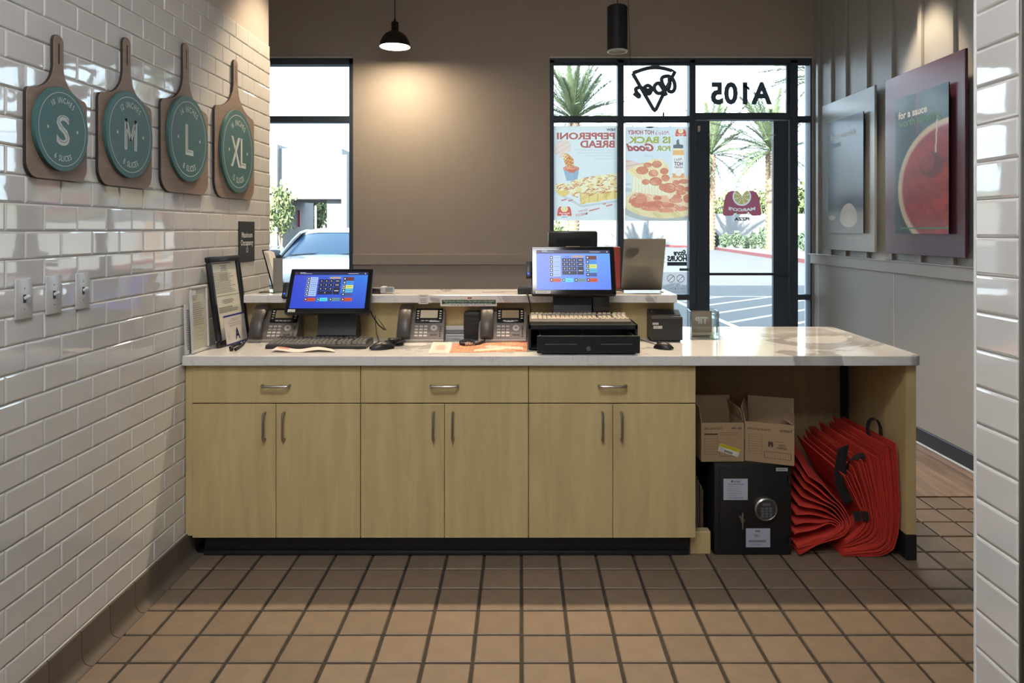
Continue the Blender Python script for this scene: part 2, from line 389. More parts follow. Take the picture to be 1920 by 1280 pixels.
for a, b in ((1038, 1158.5), (1169, 1293), (1495, 1519)):
    bar('transom', w2, a, b, 217.5, 226.5); barz('rail', w2, a, b, *SILL); barz('bottom_rail', w2, a, b, 0, .10)
    pane(w2, a, b, Z(218, YB), Z(118, YB)); pane(w2, a, b, SILL[1]-.005, Z(226, YB)); pane(w2, a, b, .09, SILL[0]+.005)
    bar('glazing_bead', w2, a, b, 226, 229, YB+.01, YB+.04); bar('glazing_bead', w2, a, b, 118, 121.5, YB+.01, YB+.04)
bar('transom', w2, 1303.5, 1481, 211.5, 224); pane(w2, 1303.5, 1481, Z(212, YB), Z(118, YB)); bar('glazing_bead', w2, 1304, 1481, 118, 121, YB+.01, YB+.04)
bar('glazing_bead', w2, 1476, 1480.5, 118, 212, YB+.01, YB+.04)
d1 = struct(link('door_1', None))
barz('stile', d1, 1305.5, 1331, .01, Z(226, YB), YB+.005, YB+.055); barz('stile', d1, 1451, 1479, .01, Z(226, YB), YB+.005, YB+.055)
bar('top_rail', d1, 1330.5, 1451.5, 226, 259.5, YB+.005, YB+.055); barz('bottom_rail', d1, 1330.5, 1451.5, .01, .27, YB+.005, YB+.055)
MB().box(X(1330, YB), X(1452, YB), YB+.027, YB+.033, .26, Z(259, YB)).build('pane', M_PANE, d1)
zb = Z(513, YB); xa, xb = X(1313, YB), X(1478, YB)
hb = MB().tube([(xa, YB-.05, zb), (xb, YB-.05, zb)], .012, 10).build('push_bar', M_FRAME, d1, True)
for x in (xa+.03, xb-.03): MB().tube([(x, YB-.05, zb), (x, YB+.006, zb)], .010, 8).build('bracket', M_FRAME, hb, True)
MB().lathe([(.0, .012), (.011, .012), (.013, 0)], 12).build('lock_cylinder', M_STEEL, d1)
o = d1.children[-1]; o.location = (X(1318, YB), YB+.004, Z(536, YB)); o.rotation_euler = (R(90), 0, 0)
MB().rbox(X(1308, YB), X(1312.5, YB), YB-.014, YB+.006, Z(247, YB), Z(236, YB), .003, 1).build('door_contact', M_WHITE, d1)
q = MB(frame((X(1391, YB), YB+.0045, Z(255, YB)), (1,0,0), (0,0,1))); put(q, 'THESE DOORS TO REMAIN UNLOCKED WHILE OCCUPIED', 0, 0, .026, width=.60, bold=.01); q.build('notice_lettering', M_WHITEINK, d1)
# ------------------------------------------------------------ worktop and cabinets
def quartz():
    m = mat('veined_white_quartz', (.74,.72,.69), .07, var=.02, ior=1.55, spec=.6)
    N = m.node_tree.nodes; L = m.node_tree.links; b = N['Principled BSDF']; src = b.inputs['Base Color'].links[0].from_socket
    tc = N.new('ShaderNodeTexCoord'); n1 = N.new('ShaderNodeTexNoise'); n1.inputs['Scale'].default_value = 1.15; n1.inputs['Detail'].default_value = 7; n1.inputs['Roughness'].default_value = .62; n1.inputs['Distortion'].default_value = .9
    L.new(tc.outputs['Object'], n1.inputs['Vector'])
    r = N.new('ShaderNodeValToRGB'); r.color_ramp.elements[0].position = .565; r.color_ramp.elements[0].color = (0,0,0,1); r.color_ramp.elements[1].position = .585; r.color_ramp.elements[1].color = (1,1,1,1)
    e = r.color_ramp.elements.new(.66); e.color = (.6,.6,.6,1); e = r.color_ramp.elements.new(.68); e.color = (0,0,0,1)
    L.new(n1.outputs[0], r.inputs[0])
    n2 = N.new('ShaderNodeTexNoise'); n2.inputs['Scale'].default_value = 5; n2.inputs['Detail'].default_value = 6; n2.inputs['Distortion'].default_value = 2.5; L.new(tc.outputs['Object'], n2.inputs['Vector'])
    r2 = N.new('ShaderNodeValToRGB'); r2.color_ramp.elements[0].position = .49; r2.color_ramp.elements[0].color = (0,0,0,1); r2.color_ramp.elements[1].position = .5; r2.color_ramp.elements[1].color = (.35,.35,.35,1); e = r2.color_ramp.elements.new(.51); e.color = (0,0,0,1)
    L.new(n2.outputs[0], r2.inputs[0])
    ad = N.new('ShaderNodeMath'); ad.operation = 'MAXIMUM'; L.new(r.outputs[0], ad.inputs[0]); L.new(r2.outputs[0], ad.inputs[1])
    mx = N.new('ShaderNodeMix'); mx.data_type = 'RGBA'; L.new(ad.outputs[0], mx.inputs[0]); L.new(src, mx.inputs[6]); mx.inputs[7].default_value = (.40,.385,.37,1)
    L.new(mx.outputs[2], b.inputs['Base Color']); return m
M_QUARTZ = quartz()
CT0, CT1 = .826, .868; CYF = 2.995; CXR = 1.676; PW = 3.50; CXM = .745
pts = [(-1.413, CYF), (CXR-.035, CYF)]+[(CXR-.035+.035*math.sin(R(a)), CYF+.035-.035*math.cos(R(a))) for a in (15,30,45,60,75,90)]
pts += [(CXR+.015, 3.87), (CXR-.015, 3.90), (CXM+.004, 3.90), (CXM+.004, PW-.001), (-1.413, PW-.001)]
bm = bmesh.new(); vv = [bm.verts.new((x, y, CT0)) for x, y in pts]; f = bm.faces.new(vv); ex = bmesh.ops.extrude_face_region(bm, geom=[f])
for v in [g for g in ex['geom'] if isinstance(g, bmesh.types.BMVert)]: v.co.z = CT1
bmesh.ops.recalc_face_normals(bm, faces=bm.faces[:])
bmesh.ops.bevel(bm, geom=[e for e in bm.edges if abs(e.verts[0].co.z-e.verts[1].co.z) < 1e-6], offset=.004, segments=2, affect='EDGES', profile=.5)
me = bpy.data.meshes.new('worktop'); bm.to_mesh(me); bm.free(); me.materials.append(M_QUARTZ)
tag(link('worktop', me), 'long white quartz worktop with grey veins on the maple cabinets', 'worktop')
LZ0, LZ1, LY0, LY1 = 1.0456, 1.0836, 3.42, 3.745
tag(MB().rbox(-1.322, .744, LY0, LY1, LZ0, LZ1, .003, 2).build('ledge', M_QUARTZ), 'raised white quartz ledge shelf behind the screens', 'ledge')
tag(MB().rbox(-1.413, CXM, PW, 3.64, 0, LZ0-.0005, .002, 1).build('ledge_support', M_MAPLE), 'maple panel standing upright under the raised quartz ledge', 'panel')
CF = 3.02
xs_ = [X(p, CF) for p in (360, 676, 991, 1305)]
ms_ = [X(p, CF) for p in (517.5, 833.5, 1149)]
DZ0, DZ1, DZ2, DB = Z(1008, CF), Z(757.2, CF), Z(755.2, CF), CT0-.004
def pull(par, x, z, L, vert):
    p = [(-L/2,0,0),(-L/2,-.018,0),(-L/2+.004,-.026,0),(-L/2+.012,-.029,0),(L/2-.012,-.029,0),(L/2-.004,-.026,0),(L/2,-.018,0),(L/2,0,0)]
    if vert: p = [(0, b, a) for a, b, c in p]
    o = MB().tube([(x+a, CF+b, z+c) for a, b, c in p], .0052, 8).build('handle', M_STEEL, par, True); return o
labs = ['maple base cabinet with one drawer and two doors, beside the white tiled wall', 'maple base cabinet with one drawer and two doors, middle of the three', 'maple base cabinet with one drawer and two doors, beside the open knee space']
for i in range(3):
    c = thing('base_cabinet', labs[i], 'cabinet', group='base cabinets under the worktop')
    a, b, mdl = xs_[i], xs_[i+1], ms_[i]; g = .0016
    MB().box(a+.001, b-.001, CF+.0215, PW-.002, DZ0+.002, CT0-.001).build('body', M_MAPLE, c)
    dr = MB().rbox(a+g, b-g, CF, CF+.02, DZ2, DB, .0012, 1).build('drawer', M_MAPLE, c)
    pull(dr, (a+b)/2, Z(722, CF), .112, False)
    for (p0, p1, hx) in ((a+g, mdl-g*.7, mdl-.0455), (mdl+g*.7, b-g, mdl+.0355)):
        do = MB().rbox(p0, p1, CF, CF+.02, DZ0, DZ1, .0012, 1).build('door', M_MAPLE, c)
        pull(do, hx, Z(798, CF), .112, True)
tag(MB().rbox(-1.413, xs_[0]-.001, CF+.006, CF+.03, .105, CT0-.001, .001, 1).build('filler_strip', M_MAPLE), 'narrow maple filler strip between tiled wall and cabinet', 'filler')
tk = thing('toe_kick', 'black recessed toe kick running under the maple cabinets', 'toe kick')
MB().box(-1.36, X(1291, 3.09), 3.09, 3.11, .001, DZ0).build('board', M_BASE, tk)
MB().rbox(-1.36, X(1291, 3.09), 3.072, 3.092, .001, .022, .006, 2).build('cove_strip', M_BASE, tk, True)
tag(MB().rbox(X(1293, 3.1), X(1331, 3.1), 3.085, 3.13, .001, .098, .003, 1).build('wood_block', M_MAPLE), 'short maple block at the end of the toe kick beside the safe', 'block')
EX0, EX1 = X(1699, 3.03), X(1718, 3.03)
bpn = thing('knee_panel', 'brown wood back panel of the open space under the worktop', 'panel')
MB().box(CXM+.003, EX0-.003, 3.56, 3.58, .001, CT0-.001).build('board', mat('brown_wood_board', (.42,.30,.16), .5, var=.06, stretch=(5,5,.8), wood=.1), bpn)  # the panel's own brown wood, darker than the maple
MB().box(xs_[3]+.001, xs_[3]+.019, 3.14, 3.497, .001, CT0-.001).build('side_board', M_MAPLE, bpn)
ep = thing('end_panel', 'maple end panel with black base holding the worktop end', 'panel')
EX0, EX1 = X(1699, 3.03), X(1718, 3.03)
MB().rbox(EX0, EX1, 3.03, 3.60, .108, CT0-.001, .0015, 1).build('board', M_MAPLE, ep)
MB().rbox(EX0-.002, EX1+.002, 3.026, 3.60, .0, .108, .004, 1).build('base', M_BASE, ep)
lg = thing('counter_leg', 'black steel leg in the corner behind the red bags', 'leg', (X(1583, 3.535), 3.535, 0))
MB().rbox(-.0155, .0155, -.015, .015, .004, CT0-.002, .002, 1).build('post', M_BLACKM, lg); MB().rbox(-.022, .022, -.022, .022, .0, .005, .001, 1).build('foot_plate', M_BLACKM, lg)
MB().rbox(-.022, .022, -.022, .022, CT0-.005, CT0-.001, .001, 1).build('top_plate', M_BLACKM, lg)

# ------------------------------------------------------------ lamps
M_SHADE = mat('black_enamel_shade', (.012,.011,.010), .4)
M_GLOW = mat('warm_lamp_diffuser', (1,.80,.54), .5, var=0, emit=29)
M_INNER = mat('white_enamel', (.75,.72,.68), .4)
def pendant(label, x, y, z, k=None):
    t = thing('pendant_lamp', label, 'lamp', (x, y, z), group='dome pendant lamps')
    MB().lathe([(.126,0),(.125,.016),(.118,.045),(.103,.078),(.080,.105),(.055,.122),(.032,.132),(.030,.136),(.030,.20),(.026,.206),(.010,.210),(.008,.23),(.004,.235)], 32, cap=False).build('shade', M_SHADE, t, True)
    MB().lathe([(.124,0),(.123,.016),(.116,.043),(.101,.075),(.078,.10),(.05,.118),(.0,.125)], 32).build('shade_lining', M_INNER, t, True)
    d = MB().lathe([(.0,.010),(.06,.010),(.117,.012)], 32); d.build('diffuser', k or M_GLOW, t)
    MB().tube([(0,0,.23),(0,0,CEIL-z-.02)], .004, 6).build('cord', M_BLACK, t)
    MB().lathe([(.055,CEIL-z-.022),(.06,CEIL-z-.015),(.06,CEIL-z-.001)], 20, cap=True).build('ceiling_cup', M_SHADE, t)
    return t
PD = 5.95
pendant('black dome pendant lamp glowing in front of the taupe back wall', X(740.5, PD), PD, Z(88, PD))
# pendant speaker
sp = thing('pendant_speaker', 'black cylinder hanging by a cord in front of the window', 'speaker', (X(1157.5, 5.6), 5.6, Z(97, 5.6)))
rs = 19*5.6/FPX
MB().lathe([(rs-.006,.006),(rs-.002,.0),(rs,.004),(rs,.345),(rs-.01,.355),(.0,.356)], 32).build('body', mat('dark_navy_metal', (.012,.018,.028), .5), sp, True)
MB().lathe([(.0,.016),(.055,.014),(rs-.012,.004),(rs-.004,.0005)], 32).build('grille', mat('pale_grille', (.62,.60,.55), .5), sp)
MB().lathe([(rs-.014,.0),(rs-.010,-.004),(rs+.001,-.002),(rs+.001,.008)], 32).build('rim_ring', M_WHITE, sp, True)
MB().tube([(0,0,.355),(0,0,CEIL-sp.location.z-.01)], .004, 6).build('cord', M_BLACK, sp)
# black ceiling spots: three above the counter, one over the right-hand pictures
def ceiling_spot(label, x, y, energy, size, blend=.35):
    t = thing('ceiling_spot', label, 'spotlight', (x, y, CEIL-.30), group='black ceiling spots')
    MB().lathe([(.05,0),(.052,.004),(.052,.16),(.045,.17),(0,.17)], 24).build('body', M_SHADE, t, True)
    MB().tube([(0,0,.17),(0,0,.30)], .012, 8).build('stem', M_SHADE, t)
    ld = bpy.data.lights.new('spot', 'SPOT'); ld.energy = energy; ld.color = (1,.79,.54); ld.spot_size = R(size); ld.spot_blend = blend; ld.shadow_soft_size = .035
    lo = link('spot_beam', ld, t); lo.location = (0,0,-.01)
ceiling_spot('black ceiling spot aimed down at the grey panelled wall', 2.30, 4.55, 30, 64)
for x, l in ((-.97, 'black ceiling spot above the counter next to the tiled wall'), (.15, 'black ceiling spot above the counter over the cash drawer'), (1.08, 'black ceiling spot above the counter over the knee space')):
    ceiling_spot(l, x, 3.905, 48, 76, .5)
# kitchen troffers overhead, behind the viewer
for i, (x, y, l) in enumerate(((-.25, .55, 'flat white ceiling light panel in the kitchen ceiling near the counter'), (-.25, -1.4, 'flat white ceiling light panel at the back of the kitchen'))):
    t = thing('ceiling_light', l, 'light', (x, y, CEIL-.001), group='kitchen ceiling lights')
    MB().rbox(-.62, .62, -.32, .32, -.03, 0, .004, 1).build('housing', M_WHITE, t)
    MB().rbox(-.59, .59, -.29, .29, -.036, -.028, .002, 1).build('diffuser', mat('cool_light_diffuser', (.96,.97,1.0), .5, var=0, emit=7.4), t)
# ------------------------------------------------------------ pizza size boards on the tiled wall
M_BOARD = mat('walnut_board', (.27,.185,.135), .5, var=.10, scale=6, stretch=(1,1,9), wood=.12)
M_EDGE = mat('dark_board_edge', (.02,.015,.012), .6)  # plain near-black tone for board edges, spacers and slots
M_TEAL = mat('teal_painted_disc', (.042,.135,.130), .42, var=.06)
M_LET = mat('pale_board_lettering', (.62,.65,.62), .6)
M_INL = mat('grey_inline', (.30,.36,.35), .6)
WF = lambda y, z, off=0.: frame((XL+off, y, z), (0,1,0), (0,0,1))
def bez(p0, p1, p2, p3, n=8):
    o = []
    for i in range(n+1):
        t = i/n; a, b, c, d = (1-t)**3, 3*t*(1-t)**2, 3*t*t*(1-t), t**3
        o.append((a*p0[0]+b*p1[0]+c*p2[0]+d*p3[0], a*p0[1]+b*p1[1]+c*p2[1]+d*p3[1]))
    return o
def board(letter, top, bot, yc, w, hb, H, cz, r, label):
    t = thing('pizza_board', label, 'sign', (XL, yc, 1.545), group='pizza size boards on the tiled wall')
    F = frame((0,0,0), (0,1,0), (0,0,1)); a = w/2; rc = .16*w; r2 = .07*w; n = .019+.012*w
    rt = [(a-rc+rc*math.sin(R(q)), rc-rc*math.cos(R(q))) for q in range(0, 91, 15)]
    rt += [(a-r2+r2*math.cos(R(q)), hb-r2*1.6+r2*math.sin(R(q))) for q in range(0, 91, 18)]
    rt += bez((a-r2*1.5, hb-r2*.5), (n+.25*a, hb-r2*.1), (n, hb+.03*a/.14), (n, hb+.55*a), 10)
    rt += [(n*math.cos(R(q)), H-n+n*math.sin(R(q))) for q in range(0, 91, 15)]
    pts = rt+[(-x, y) for x, y in rt[::-1]]; out = []
    for p in pts:
        if not out or abs(p[0]-out[-1][0])+abs(p[1]-out[-1][1]) > 1e-4: out.append(p)
    MB(F).prism(out, .003, .012).build('backboard', M_EDGE, t)
    MB(F).prism([(x*.994, hb*.5+(y-hb*.5)*.996) for x, y in out], .012, .0145).build('face', M_BOARD, t)
    sl = MB(F); L = .22*(H-hb)+.02; c0 = H-n*1.3-L; sr = .0032
    sl.prism([(sr*math.cos(R(q)), c0+L+sr*math.sin(R(q))) for q in range(0, 181, 30)]+[(-sr*math.cos(R(q)), c0-sr*math.sin(R(q))) for q in range(0, 181, 30)], .0146, .0150); sl.build('hang_slot_shade', M_EDGE, t)  # dark inlay in place of the shaded hole through the handle
    dm = MB(F @ Matrix.Translation((0, cz, 0))); dm.lathe([(0,.016),(r-.001,.016),(r,.017),(r,.0265),(r-.001,.0275),(0,.0275)], 56)
    d = dm.build('disc', M_TEAL, t, True, 30)
    MB(F @ Matrix.Translation((.012*0, cz, 0))).lathe([(r*.96,.0145),(r*.96,.016)], 40).build('spacer', M_EDGE, t)
    q = MB(F @ Matrix.Translation((0, cz, .0278))); k = 72; ri, ro = r*.865, r*.88
    for i in range(k):
        q0, q1 = 2*math.pi*i/k, 2*math.pi*(i+1)/k
        q.quad((ri*math.cos(q0), ri*math.sin(q0), 0), (ro*math.cos(q0), ro*math.sin(q0), 0), (ro*math.cos(q1), ro*math.sin(q1), 0), (ri*math.cos(q1), ri*math.sin(q1), 0))
    arc_text(q, top, 0, 0, r*.63, r*.19, math.pi/2, 1.25, bold=.012)
    arc_text(q, bot, 0, 0, r*.76, r*.19, -math.pi/2, 1.25, inside=True, bold=.012)
    for s in (-1, 1): q.poly([(s*r*.55-r*.038, 0), (s*r*.55, -r*.05), (s*r*.55+r*.038, 0), (s*r*.55, r*.05)])
    wd_ = {'S': .49, 'M': .54, 'L': .40, 'XL': .92}[letter]*r
    if letter == 'M':
        for P4 in ([(-.27,-.36),(-.15,-.36),(-.15,.36),(-.27,.36)], [(.15,-.36),(.27,-.36),(.27,.36),(.15,.36)], [(-.27,.36),(-.15,.36),(.05,-.14),(-.05,-.14)], [(.15,.36),(.27,.36),(.05,-.14),(-.05,-.14)]): q.poly([(a*r, b*r) for a, b in P4])
    else: put(q, letter, 0, -.36*r, r*.99, width=wd_, bold=0. if letter == 'M' else .02, sp=1.0)
    q.build('lettering', M_LET, d)
    q = MB(F @ Matrix.Translation((0, cz, .0281)))
    sk = {'S': [[(.16,.22),(.08,.30),(-.05,.31),(-.15,.23),(-.13,.11),(0,.0),(.13,-.11),(.15,-.23),(.05,-.31),(-.08,-.30),(-.16,-.22)]], 'M': [[(-.179,-.32),(-.179,.30)],[(.179,.30),(.179,-.32)],[(-.175,.30),(0,-.1),(.175,.30)]], 'L': [[(-.12,.32),(-.12,-.30),(.13,-.30)]],
          'XL': [[(-.27,.32),(-.03,-.32)],[(-.03,.32),(-.27,-.32)],[(.09,.32),(.09,-.30),(.28,-.30)]]}[letter]
    kx_ = {'S': 1.17, 'M': 1.17, 'L': 1.11, 'XL': 1.48}[letter]
    for st in sk:
        st = [(a*kx_, b) for a, b in st]
        for (x0, y0), (x1, y1) in zip(st[:-1], st[1:]):
            n_v = Vector((-(y1-y0), x1-x0)).normalized()*.014*r; a_, b_v = Vector((x0, y0))*r, Vector((x1, y1))*r
            q.add([(*(a_-n_v), 0), (*(b_v-n_v), 0), (*(b_v+n_v), 0), (*(a_+n_v), 0)], [(0,1,2,3)])
    q.build('letter_inline', M_INL, d)
board('S', '10 INCHES', '6 SLICES', 2.18, .283, .272, .440, .153, .127, 'smallest wooden pizza peel sign, teal disc with letter S')
board('M', '12 INCHES', '8 SLICES', 2.558, .343, .325, .533, .186, .1525, 'wooden pizza peel sign on tiles, teal disc with letter M')
board('L', '14 INCHES', '8 SLICES', 3.01, .42, .384, .630, .2276, .178, 'wooden pizza peel sign on tiles, teal disc with letter L')
board('XL', '16 INCHES', '12 SLICES', 3.533, .484, .446, .684, .232, .2032, 'largest wooden pizza peel sign, teal disc with letters XL')
# ------------------------------------------------------------ light switches
M_PLATE = mat('satin_steel_plate', (.62,.62,.61), .3, .15, var=.05)
for i, (y, s_) in enumerate(((2.042, 'light switch on its metal plate, farthest from the framed papers'), (2.172, 'light switch on its metal plate, middle of the three'), (2.316, 'light switch on its metal plate, closest to the framed papers'))):
    t = thing('light_switch', s_, 'switch', (XL, y, 1.198), group='switches on the tiled wall')
    F = frame((0,0,0), (0,1,0), (0,0,1)); MB(F).rbox(-.035, .035, -.0575, .0575, .0, .006, .0025, 2).build('plate', M_PLATE, t, True)
    MB(F).rbox(-.006, .006, -.012, .012, .0055, .0068, .0005, 1).build('slot', M_BLACK, t)
    tg = MB(F @ Matrix.Translation((0,0,.006)) @ Matrix.Rotation(R(-28), 4, 'X')); tg.rbox(-.0045, .0045, -.004, .005, 0, .017, .0015, 1).build('toggle', M_WHITE, t)
    for z in (-.03, .03): MB(F @ Matrix.Translation((0, z, .006))).lathe([(.0,.0013),(.002,.0012),(.003,.0)], 10).build('screw', M_STEEL, t)
sg = thing('occupancy_sign', 'black sign reading maximum occupancy on the tiled wall', 'sign', (XL, 3.703, 1.332))
F = frame((.0,0,0), (0,1,0), (0,0,1)); MB(F).rbox(-.105, .105, -.104, .104, .001, .005, .001, 1).build('plate', mat('black_sign_plate', (.016,.016,.018), .4), sg)
q = MB(frame((.0054,0,0), (0,1,0), (0,0,1)))
for tx, y, s_ in (('Maximum', .022, .040), ('Occupancy', -.018, .040), ('13', -.055, .034)): put(q, tx, 0, y, s_, xs=.92 if tx != '13' else .9, bold=.018)
q.build('lettering', M_WHITEINK, sg)
# ------------------------------------------------------------ framed papers by the wall
def lines_sheet(M, w, h, rows, seed, bands=(), paper=(225,222,205)):
    rs = random.Random(seed); q = MB(M); q.rect(0, w, 0, h, 0, S(*paper))
    for (v0, v1, u0, u1, al, gap, tone) in rows:
        y = v0
        while y < v1:
            a = u0+(rs.random()*.06 if al else 0); b = u1-rs.random()*(u1-u0)*.35
            if al == 2: m_ = (u0+u1)/2; hw = (u1-u0)*(.2+.3*rs.random()); a, b = m_-hw, m_+hw
            q.rect(w*a, w*b, h*(1-y)-h*.004, h*(1-y)+h*.004, .0004, S(*tone)); y += gap
    for (v0, v1, u0, u1, c) in bands: q.rect(w*u0, w*u1, h*(1-v1), h*(1-v0), .0003, S(*c))
    return q
def picture_frame(t, M, w, h, fw_, th, m, name='frame_rail'):
    for a, b, c, d in ((0, w, 0, fw_), (0, w, h-fw_, h), (0, fw_, fw_, h-fw_), (w-fw_, w, fw_, h-fw_)):
        MB(M).rbox(a, b, c, d, 0, th, min(.006, fw_*.35), 2).build(name, m, t, True)
    MB(M).box(.004, w-.004, .004, h-.004, .001, .005).build('backing', M_PAPER, t)
bl0 = Vector((-1.352, 3.185, CT1+.001)); rr = Vector((.030, .31, 0)).normalized(); uu = Vector((-.058, 0, .40)).normalized(); uu = (uu-rr*uu.dot(rr)).normalized()
bf = thing('certificate_frame', 'black picture frame holding certificates, leaning on the tiled wall', 'picture frame')
M_BF = mat('black_frame_lacquer', (.010,.011,.014), .30)
MF = frame(bl0, rr, uu); picture_frame(bf, MF, .285, .405, .026, .022, M_BF)
M2 = MF @ Matrix.Translation((.026, .026, .008))
q = lines_sheet(M2, .233, .353, [(.05,.12,.3,.7,2,.022,(120,120,110)), (.14,.42,.08,.9,0,.02,(150,150,135)), (.50,.56,.25,.75,2,.02,(120,120,110)), (.59,.66,.12,.9,0,.016,(120,120,112))],
    3, [(.012,.022,.05,.8,(45,55,95)), (.44,.447,.0,1.,(110,110,100)), (.15,.25,.3,.62,(188,188,176))]); q.build('document', PRINT, bf)
M3 = MF @ Matrix.Translation((.05, -.002, .024)); q = lines_sheet(M3, .195, .135, [(.16,.22,.15,.85,2,.05,(70,70,75)), (.30,.44,.1,.9,2,.075,(120,120,125)), (.56,.6,.3,.7,2,.05,(110,110,110)), (.62,.85,.80,.95,2,.05,(140,140,145)), (.62,.85,.08,.2,2,.05,(150,150,150))],
    8, [(.0,.06,.0,1.,(45,55,140)), (.955,1.,.0,1.,(45,50,130))], (214,208,200)); put(q, 'A', .108, .020, .07, bold=.03, z=.0006, col=S(30,32,80), xs=.8); q.build('grade_card', PRINT, bf)
CLEARF = glass_mat('picture_glass', (.97,.98,.97), 1.4)
wf = thing('white_document_frame', 'slim white frame with a permit beside the black frame', 'picture frame')
MW = frame((-1.393, 3.03, CT1+.001), (0.012,.215,0), (-.012,0,.28)); picture_frame(wf, MW, .145, .284, .012, .012, mat('white_frame', (.62,.61,.58), .4))
q = lines_sheet(MW @ Matrix.Translation((.012,.012,.0055)), .121, .26, [(.12,.2,.08,.5,0,.03,(90,90,85)), (.24,.62,.08,.9,0,.035,(120,120,112)), (.66,.9,.2,.8,2,.06,(160,160,150))], 5, [(.02,.09,.06,.32,(240,240,235))], (196,192,170)); q.build('document', PRINT, wf)
np_ = thing('paper_pad', 'thin pad of printed papers standing at the counter corner', 'papers')
MP = frame((-1.408, 3.005, CT1+.001), (.004,.05,0), (-.004,0,.22)); MB(MP).rbox(0, .03, 0, .212, 0, .006, .001, 1).build('pad', M_PAPER, np_)
q = MB(MP @ Matrix.Translation((0,0,.0063)))
for k in range(22): q.rect(.012, .027, .02+k*.0078, .0235+k*.0078, 0, S(70,70,110) if k not in (17, 21) else S(40,35,60))
q.build('print', PRINT, np_)
# ------------------------------------------------------------ point-of-sale terminals
UIM = attr_mat('lit_screen', .3, emit=.27)
def ui(M, w, h, parent, c0, c1, c2):
    def bgf(U, V):
        a, b, c = (np.array(k)/255. for k in (c0, c1, c2)); t = np.clip(U, 0, 1)[..., None]; o = a*(1-t)+b*t; v = V[..., None]; o = o*(1-v*.9)+c*(v*.9)
        return o
    scr = painted('screen', M, w, h, 24, 14, bgf, UIM, parent)
    q = MB(M @ Matrix.Translation((0,0,.0006)))
    def r(x0, x1, y0, y1, c, z=0.): q.rect((x0-688)/519*w, (x1-688)/519*w, (1-(y1-180)/277)*h, (1-(y0-180)/277)*h, z, S(*c))
    r(688,1207,180,204,(38,42,78)); r(725,765,184,188,(190,195,215),.0003); r(725,812,191,195,(160,165,190),.0003); r(1065,1140,191,195,(190,195,215),.0003); r(1183,1192,188,197,(190,195,215),.0003); r(694,708,186,196,(120,60,60),.0003)
    rows = ((220,248),(250,278),(281,308),(310,338),(340,366))
    for a, b in rows: r(780,858,a,b,(170,195,240)); r(782,804,a+2,b-3,(30,32,58),.0003); r(812,850,(a+b)/2-2,(a+b)/2+2,(110,130,180),.0003); r(788,798,a+8,b-9,(220,225,240),.0005)
    for (a, b), c in zip(rows, ((112,62,58),(72,150,235),(215,228,120),(95,190,225),(70,95,160))): r(1035,1112,a,b,c); r(1037,1059,a+2,b-3,(30,32,58),.0003); r(1066,1104,(a+b)/2-2,(a+b)/2+2,tuple(int(k*.7) for k in c),.0003); r(1043,1053,a+8,b-9,(220,225,240),.0005)
    r(940,1018,218,233,(190,160,140)); r(888,918,224,228,(70,80,140))
    for j, y in enumerate((237,267,297)):
        for x0, x1 in ((868,902),(905,936),(939,970)): r(x0,x1,y,y+27,(34,34,60)); r((x0+x1)/2-3,(x0+x1)/2+3,y+10,y+17,(225,228,240),.0003)
        if j < 2: r(974,1020,y,y+27,(34,34,60)); r(985,1010,y+11,y+16,(205,208,225),.0003)
    r(868,970,327,353,(34,34,60)); r(974,1020,297,353,(34,34,60)); r(916,922,336,343,(225,228,240),.0003); r(983,1012,322,328,(205,208,225),.0003)
    for x0, c in ((780,(205,82,40)),(866,(90,215,240)),(952,(105,145,160)),(1037,(205,82,40))):
        r(x0,x0+77,378,404,c); r(x0+2,x0+23,380,401,(38,34,58),.0003); r(x0+8,x0+17,386,395,(225,228,240),.0005); r(x0+32,x0+68,391,395,tuple(int(k*.72) for k in c),.0003)
    q.build('menu_print', UIM, scr)
def terminal(name, label, o, w, h, tilt, c, sticker, foot):
    t = thing(name, label, 'monitor'); M = frame(o, (1,0,0), (0, math.sin(R(tilt)), math.cos(R(tilt))))
    MB(M).rbox(0, w, 0, h, -.032, 0, .009, 3).build('housing', M_BLACK, t, True)
    MB(M).rbox(.004, w-.004, .004, h-.004, -.001, .0008, .0004, 1).build('front_glass', mat('screen_bezel_glass', (.006,.006,.008), .08), t)
    ui(M @ Matrix.Translation((.023, .024, .0014)), w-.046, h-.044, t, *c)
    q = MB(M @ Matrix.Translation((0,0,.0011)))
    q.rect(.018, .018+sticker[1], .006, .019, 0, S(215,212,205)); put(q, sticker[0], .018+sticker[1]/2, .0088, .011, width=sticker[1]*.8, z=.0003, col=S(60,60,60)); q.build('name_label', PRINT, t)
    rd = MB(M).rbox(-.026, .002, h*.36, h*.70, -.03, -.006, .004, 2).build('card_reader', M_BLACK, t, True)
    MB(M @ Matrix.Translation((-.014, h*.44, -.0055))).lathe([(0,.0004),(.005,.0003)], 14).build('reader_light', mat('blue_indicator', (.02,.06,.8), .4, emit=.4, var=0), rd)
    MB(M).rbox(.12, .26, .06, .13, -.046, -.03, .01, 2).build('rear_cover', M_BLACK, t, True)
    x0, x1, yf, yb, z0, ztop = foot
    pr = [(yf, z0), (yf-.004, z0+.012), (yf+.035, z0+.03), (yf+.055, z0+.08), (yf+.05, ztop), (yb-.03, ztop), (yb, z0+.06), (yb, z0)]
    Q = Matrix(((0,0,1,0),(1,0,0,0),(0,1,0,0),(0,0,0,1))); MB(Q).prism(pr, x0, x1).build('stand', M_BLACK, t, True, 30)
    MB().rbox(x0-.012, x1+.012, yf-.012, yb, z0, z0+.011, .004, 2).build('foot', M_BLACK, t, True)
    return t
